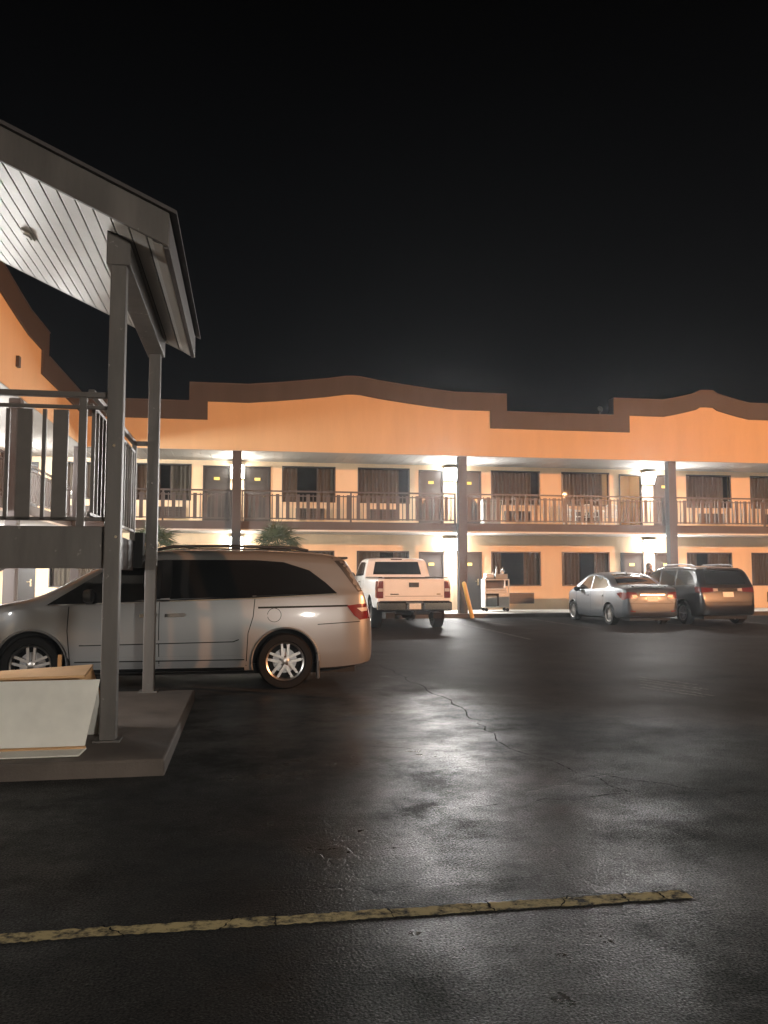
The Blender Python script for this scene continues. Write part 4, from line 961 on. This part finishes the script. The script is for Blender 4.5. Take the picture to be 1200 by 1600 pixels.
sv_.line('bumper_step', [(-.78, .56), (0, .55), (.78, .56)], .03, .02, M_vdrk, 'x', -1)
MB().box(-2.02, -1.84, -.5, .5, 1.575, 1.61).build('spoiler', M_vdrk, sv, bevel=.012)
MB().box(-2.1, 2.1, -.66, .66, .18, .3).build('underbody', M_under, sv)

# ------------------------------------------------------------------ signs / boards on the pad
bd = thing('folding_board', 'white folding board leaning open on the concrete pad in front of the posts', 'board', (-1.9, 6.6, .12))
def slab(p, q, r, s_, t, mat, name, parent, bevel=.004):
    """thin board through four corners (world), thickness t away from the camera"""
    P = [Vector(v) for v in (p, q, r, s_)]; nn = (P[1] - P[0]).cross(P[3] - P[0]).normalized()
    if nn.y < 0: nn = -nn
    vs = P + [v + nn * t for v in P]
    return MB().add(vs, [(0, 1, 2, 3), (7, 6, 5, 4), (0, 4, 5, 1), (1, 5, 6, 2), (2, 6, 7, 3), (3, 7, 4, 0)]).build(name, mat, parent, world=True, bevel=bevel)
slab((-2.8, 6.44, .17), (-1.15, 6.46, .165), (-1.085, 6.66, .625), (-2.8, 6.64, .62), .012, M_board, 'front_panel', bd)
slab((-2.8, 6.30, .128), (-1.165, 6.32, .128), (-1.135, 6.455, .155), (-2.8, 6.435, .155), .012, M_board, 'bottom_flap', bd)
slab((-2.8, 7.10, .125), (-1.125, 7.12, .125), (-1.11, 6.70, .59), (-2.8, 6.68, .59), .012, M_board, 'back_panel', bd)
MB().tube([(-2.8, 6.425, .152), (-1.14, 6.445, .156)], .013, 8).build('fold_edge', M_card, bd, world=True, smooth=50)
cd = thing('cardboard_sheet', 'tan cardboard sheet lying across the top behind the white folding board', 'cardboard', (-1.9, 7.2, .12))
slab((-2.9, 6.78, .60), (-1.22, 6.78, .622), (-1.25, 7.32, .650), (-2.9, 7.35, .555), .02, M_card, 'sheet', cd)
slab((-2.9, 7.36, .55), (-1.26, 7.33, .640), (-1.12, 7.45, .13), (-2.9, 7.47, .13), .015, M_card, 'folded_side', cd)
MB().box(-1.575, -1.545, 7.50, 7.53, .12, .735).build('stake', M_card, cd, world=True)

# ------------------------------------------------------------------ bollard, cart, bin, chairs, dish
bo = thing('bollard', 'leaning yellow steel bollard at the foot of the middle column', 'bollard', (7.35, 26.38, 0), 0)
MB().lathe([(.068, 0), (.068, 1.16), (.055, 1.20), (.03, 1.225), (.0, 1.23)], 'z', 18).build('pipe', M_yel, bo, smooth=40, rot=(0, R(-13.5), 0))
ct = thing('housekeeping_cart', 'white housekeeping cart piled with supplies beside the ground floor door', 'cart', (8.62, 27.95, .15))
b = MB()
for x in (-.42, .42):
    for y in (-.22, .22): b.box(x - .02, x + .02, y - .02, y + .02, .12, 1.12)
for z in (.14, .62, 1.08): b.box(-.44, .44, -.24, .24, z, z + .03)
b.box(.06, .40, -.235, -.215, .17, .62); b.box(-.44, -.42, -.2, .2, .17, 1.08)
b.build('frame', M_resin, ct, bevel=.008)
MB().box(-.38, .02, -.2, .2, .17, .55).build('laundry_bag', M_bin, ct, bevel=.05)
MB().box(-.36, .36, .19, .21, .17, 1.08).build('back_panel', M_ac, ct)
MB().box(-.05, .40, -.2, .18, 1.11, 1.30).box(-.40, -.1, -.2, .18, 1.11, 1.17).build('supply_tray', M_bin, ct, bevel=.02)
for x, y in ((-.38, -.18), (-.38, .18), (.38, -.18), (.38, .18)): MB().lathe([(.06, -.015), (.06, .015)], 'y', 14, 0, (x, y, .06)).build('caster', M_tyre, ct)
for i, (x, y, h, m) in enumerate(((-.1, -.05, .2, M_lin), (.05, .0, .26, M_bin), (.2, -.1, .18, M_lin), (.3, .05, .24, M_chrome))):
    MB().lathe([(.04, 0), (.045, h * .6), (.018, h * .75), (.022, h), (.0, h)], 'z', 10).build('bottle', m, ct, loc=(x, y, 1.30 if x > -.05 else 1.17), smooth=40)
for z, x0, x1 in ((.65, -.38, .38), (1.17, -.38, -.12)):
    MB().box(x0, x1, -.19, .17, z, z + .07).box(x0 + .01, x1 - .01, -.18, .16, z + .075, z + .14).build('towel', M_lin, ct, bevel=.02)
bi = thing('storage_bin', 'grey plastic bin on the upper balcony right of the middle column', 'bin', (8.65, 28.55, F2))
MB().add([(-.30, -.26, .05), (.30, -.26, .05), (.30, .26, .05), (-.30, .26, .05), (-.34, -.30, .93), (.34, -.30, .93), (.34, .30, .93), (-.34, .30, .93)], [(0, 1, 2, 3), (4, 5, 6, 7), (0, 1, 5, 4), (1, 2, 6, 5), (2, 3, 7, 6), (3, 0, 4, 7)]).build('tub', M_bin, bi, bevel=.03)
MB().box(-.36, .36, -.32, .32, .935, .98).box(-.1, .1, -.35, -.32, .93, .96).build('lid', M_bin, bi, bevel=.02)
for x in (-.3, .3): MB().lathe([(.07, -.02), (.07, .02)], 'x', 14, 0, (x, .25, .07)).build('wheel', M_tyre, bi)
def chair():
    t = thing('garden_chair', '', 'chair')
    b = MB(); b.box(-.22, .22, -.22, .20, .40, .425); b.build('seat', M_resin, t, bevel=.012)
    for x, y in ((-.22, -.22), (.22, -.22), (-.22, .22), (.22, .22)):
        MB().tube([(x * 1.15, y * 1.12, 0), (x, y, .41 if y > 0 else .62)], .022, 8).build('leg', M_resin, t, smooth=50)
    b = MB(); pts = [(-.23, .21, .42), (-.235, .25, .7), (-.19, .285, .84), (-.1, .30, .89), (.1, .30, .89), (.19, .285, .84), (.235, .25, .7), (.23, .21, .42)]
    b.tube(pts, .022, 8); b.tube([(-.2, .24, .5), (.2, .24, .5)], .016, 6)
    bk = b.build('backrest', M_resin, t, smooth=50)
    sl = MB().box(-.012, .012, -.006, .006, 0, .36).mesh('slat', M_resin)
    for i in range(6):
        x = -.165 + .066 * i; link('slat', sl, bk, (x, .24, .5), (R(-8), 0, 0))
    for z in (.6, .7): MB().box(-.21, .21, .255, .268, z, z + .02).build('cross_slat', M_resin, bk)
    for s_ in (-1, 1): MB().tube([(s_ * .23, .25, .64), (s_ * .255, 0, .655), (s_ * .245, -.24, .62)], .02, 8).build('arm', M_resin, t, smooth=50)
    return t
c0 = chair()
for i, (u, v, rz, lab) in enumerate(((11.75, 28.5, 40, 'white slatted garden chair nearest the grey bin, turned along the balcony'), (12.5, 28.62, -6, 'middle white slatted garden chair below the curtained window'), (13.2, 28.5, -35, 'white slatted garden chair next to the open guest room door'))):
    c = c0 if i == 0 else dup(c0)
    c.location = (u, v, F2); c.rotation_euler = (0, 0, R(rz)); c['label'] = lab; c['group'] = 'white chairs on the upper balcony'
ds = thing('roof_dish', 'small pale dish on the roof beside the right parapet step', 'satellite dish', (12.36, 27.35, 5.6))
MB().tube([(0, 0, 0), (0, 0, 1.66)], .02, 8).build('mast', M_galv, ds)
MB().lathe([(.0, .035), (.04, .032), (.08, .018), (.105, 0), (.10, -.008), (.0, .02)], 'y', 20).build('dish', M_bin, ds, loc=(0, -.04, 1.70), rot=(R(-15), 0, 0), smooth=40)

# ------------------------------------------------------------------ palms
def frond_mesh(seed_):
    rr = random.Random(seed_); b = MB(); L = .62
    b.tube([(0, 0, 0), (.22, 0, .06), (.42, 0, .06)], [.012, .010, .007], 5)
    k = 17
    for i in range(k):
        a = R(-88 + 176 * i / (k - 1)); ln = L * (1 - .25 * abs(a) / 1.6) * rr.uniform(.9, 1.05)
        d = Vector((math.cos(a), math.sin(a), 0)); n_ = Vector((-d.y, d.x, 0)); o = Vector((.40, 0, .06))
        p1 = o + d * ln * .5 + Vector((0, 0, .05)); p2 = o + d * ln + Vector((0, 0, -.10 - .1 * rr.random()))
        b.add([o, p1 + n_ * .022, p2, p1 - n_ * .022, p1 + Vector((0, 0, -.012))], [(0, 1, 4), (0, 4, 3), (1, 2, 4), (4, 2, 3)])
    return b.mesh('frond', M_frond)
FR = [frond_mesh(i) for i in range(3)]
def palm(u, v, h, sc, label, sd):
    rr = random.Random(sd); t = thing('palm_tree', label, 'palm', (u, v, .16), rr.random() * 6, 'fan palms in the planting bed')
    b = MB(); pts = [(0, 0, 0), (.02, .01, h * .5), (.0, .0, h)]; b.tube(pts, [.13, .11, .12], 10)
    tr = b.build('trunk', M_trunk, t, smooth=40)
    for i in range(30):
        a = i * 2.4; el = R(78 - 105 * (i / 29) ** .9) + rr.uniform(-.1, .1)
        o = link('frond', FR[i % 3], t, (0, 0, h - .02), (rr.uniform(-.5, .5), -el, a)); s_ = sc * rr.uniform(.8, 1.1); o.scale = (s_, s_, s_)
    return t
palm(.95, 25.1, 2.12, .95, 'fan palm rising behind the minivan roof near the leftmost column', 3)
palm(-2.65, 25.0, 2.02, .95, 'fan palm seen between the stair posts, left of the minivan roof rails', 5)
palm(-1.55, 25.3, 1.62, .62, 'low fan palm whose tips just clear the minivan roof', 8)

# ------------------------------------------------------------------ person on the walkway
pe = thing('person', 'person with long dark hair in a dark jacket standing behind the sedan', 'person', (14.22, 27.55, .15), R(-60))
def skin(name, V, E, mats, matf, parent, lv=2):
    me = bpy.data.meshes.new(name); me.from_pydata([v[:3] for v in V], E, []); o = bpy.data.objects.new(name, me); COL.objects.link(o)
    sk = o.modifiers.new('skin', 'SKIN')
    for i, v in enumerate(V): me.skin_vertices[0].data[i].radius = (v[3], v[4] if len(v) > 4 else v[3])
    me.skin_vertices[0].data[0].use_root = True
    ss_ = o.modifiers.new('sub', 'SUBSURF'); ss_.levels = lv; ss_.render_levels = lv
    bpy.context.view_layer.update(); dg = bpy.context.evaluated_depsgraph_get()
    nm = bpy.data.meshes.new_from_object(o.evaluated_get(dg)); bpy.data.objects.remove(o)
    nm.materials.clear()
    for m in mats: nm.materials.append(m)
    for p in nm.polygons: p.material_index = matf(p.center); p.use_smooth = True
    return link(name, nm, parent)
# faces +x; z up
V = [(0, 0, .92, .14, .11), (0, 0, 1.10, .125, .10), (0, 0, 1.28, .15, .11), (0, 0, 1.38, .12, .09), (.01, 0, 1.44, .052), (.02, 0, 1.50, .055), (.03, 0, 1.575, .078, .088), (.02, 0, 1.64, .06, .068)]
E_ = [(0, 1), (1, 2), (2, 3), (3, 4), (4, 5), (5, 6), (6, 7)]
for sg in (1, -1):
    k = len(V)
    V += [(0, sg * .10, .80, .085), (.02, sg * .105, .50, .06), (0, sg * .11, .12, .042), (.06, sg * .12, .04, .04), (.17, sg * .13, .03, .03)]
    E_ += [(0, k), (k, k + 1), (k + 1, k + 2), (k + 2, k + 3), (k + 3, k + 4)]
    k = len(V)
    V += [(0, sg * .17, 1.37, .06), (-.02, sg * .23, 1.12, .046), (.06, sg * .24, .88, .034), (.09, sg * .235, .80, .03)]
    E_ += [(3, k), (k, k + 1), (k + 1, k + 2), (k + 2, k + 3)]
    w = k + 3
    for j, (dx, ln) in enumerate(((-.022, .075), (-.007, .088), (.008, .082), (.022, .062))):
        a = len(V); V += [(.09 + dx, sg * .235, .755, .0085), (.10 + dx, sg * .228, .755 - ln * .5, .008), (.11 + dx, sg * .215, .755 - ln, .007)]; E_ += [(w, a), (a, a + 1), (a + 1, a + 2)]
    a = len(V); V += [(.125, sg * .22, .78, .010), (.14, sg * .21, .745, .008)]; E_ += [(w, a), (a, a + 1)]
def pm(c):
    if c.z > 1.43: return 0
    if c.z < .09: return 3
    if c.z < .90 and abs(c.y) < .2: return 2
    if c.z < .86 and abs(c.y) > .19: return 0
    return 1
skin('body', V, E_, [M_skin, M_jack, M_jean, M_blk], pm, pe)
hb = MB(); hb.lathe([(.0, 1.70), (.06, 1.69), (.095, 1.65), (.108, 1.58), (.105, 1.50), (.10, 1.42), (.085, 1.33), (.03, 1.30)], 'z', 16)
hb.v = [(v[0] * .95 - .035, v[1] * .95, v[2]) for v in hb.v]
hb.build('hair', M_hair, pe, smooth=60)
f_ = MB(); f_.add([(.105, -.014, 1.545), (.105, .014, 1.545), (.13, 0, 1.55), (.10, 0, 1.59)], [(0, 1, 2), (0, 2, 3), (1, 3, 2)]); f_.build('nose', M_skin, pe)
for sg in (1, -1): MB().lathe([(.0, .008), (.01, 0), (.0, -.008)], 'x', 8, 0, (.102, sg * .03, 1.59)).build('eye', M_blk, pe)
MB().box(.10, .106, -.02, .02, 1.515, 1.522).build('mouth', pbr('lips', (.35, .12, .1), .5), pe)

# ------------------------------------------------------------------ thin mist added to give the lamps a lens-like glow
hz = MB().box(-152, 152, -152, 152, -1.3, 9.0).build('lamp_glow_volume', M_dark); hz.data.materials.clear()
hm = bpy.data.materials.new('lamp_glow_mist'); hm.use_nodes = True; nn = hm.node_tree.nodes; nn.remove(nn['Principled BSDF'])
pv = nn.new('ShaderNodeVolumePrincipled'); pv.inputs['Density'].default_value = .0008; pv.inputs['Anisotropy'].default_value = .86; pv.inputs['Color'].default_value = (.9, .93, .97, 1)
hm.node_tree.links.new(pv.outputs[0], nn['Material Output'].inputs['Volume']); hz.data.materials.append(hm); hz['kind'] = 'stuff'
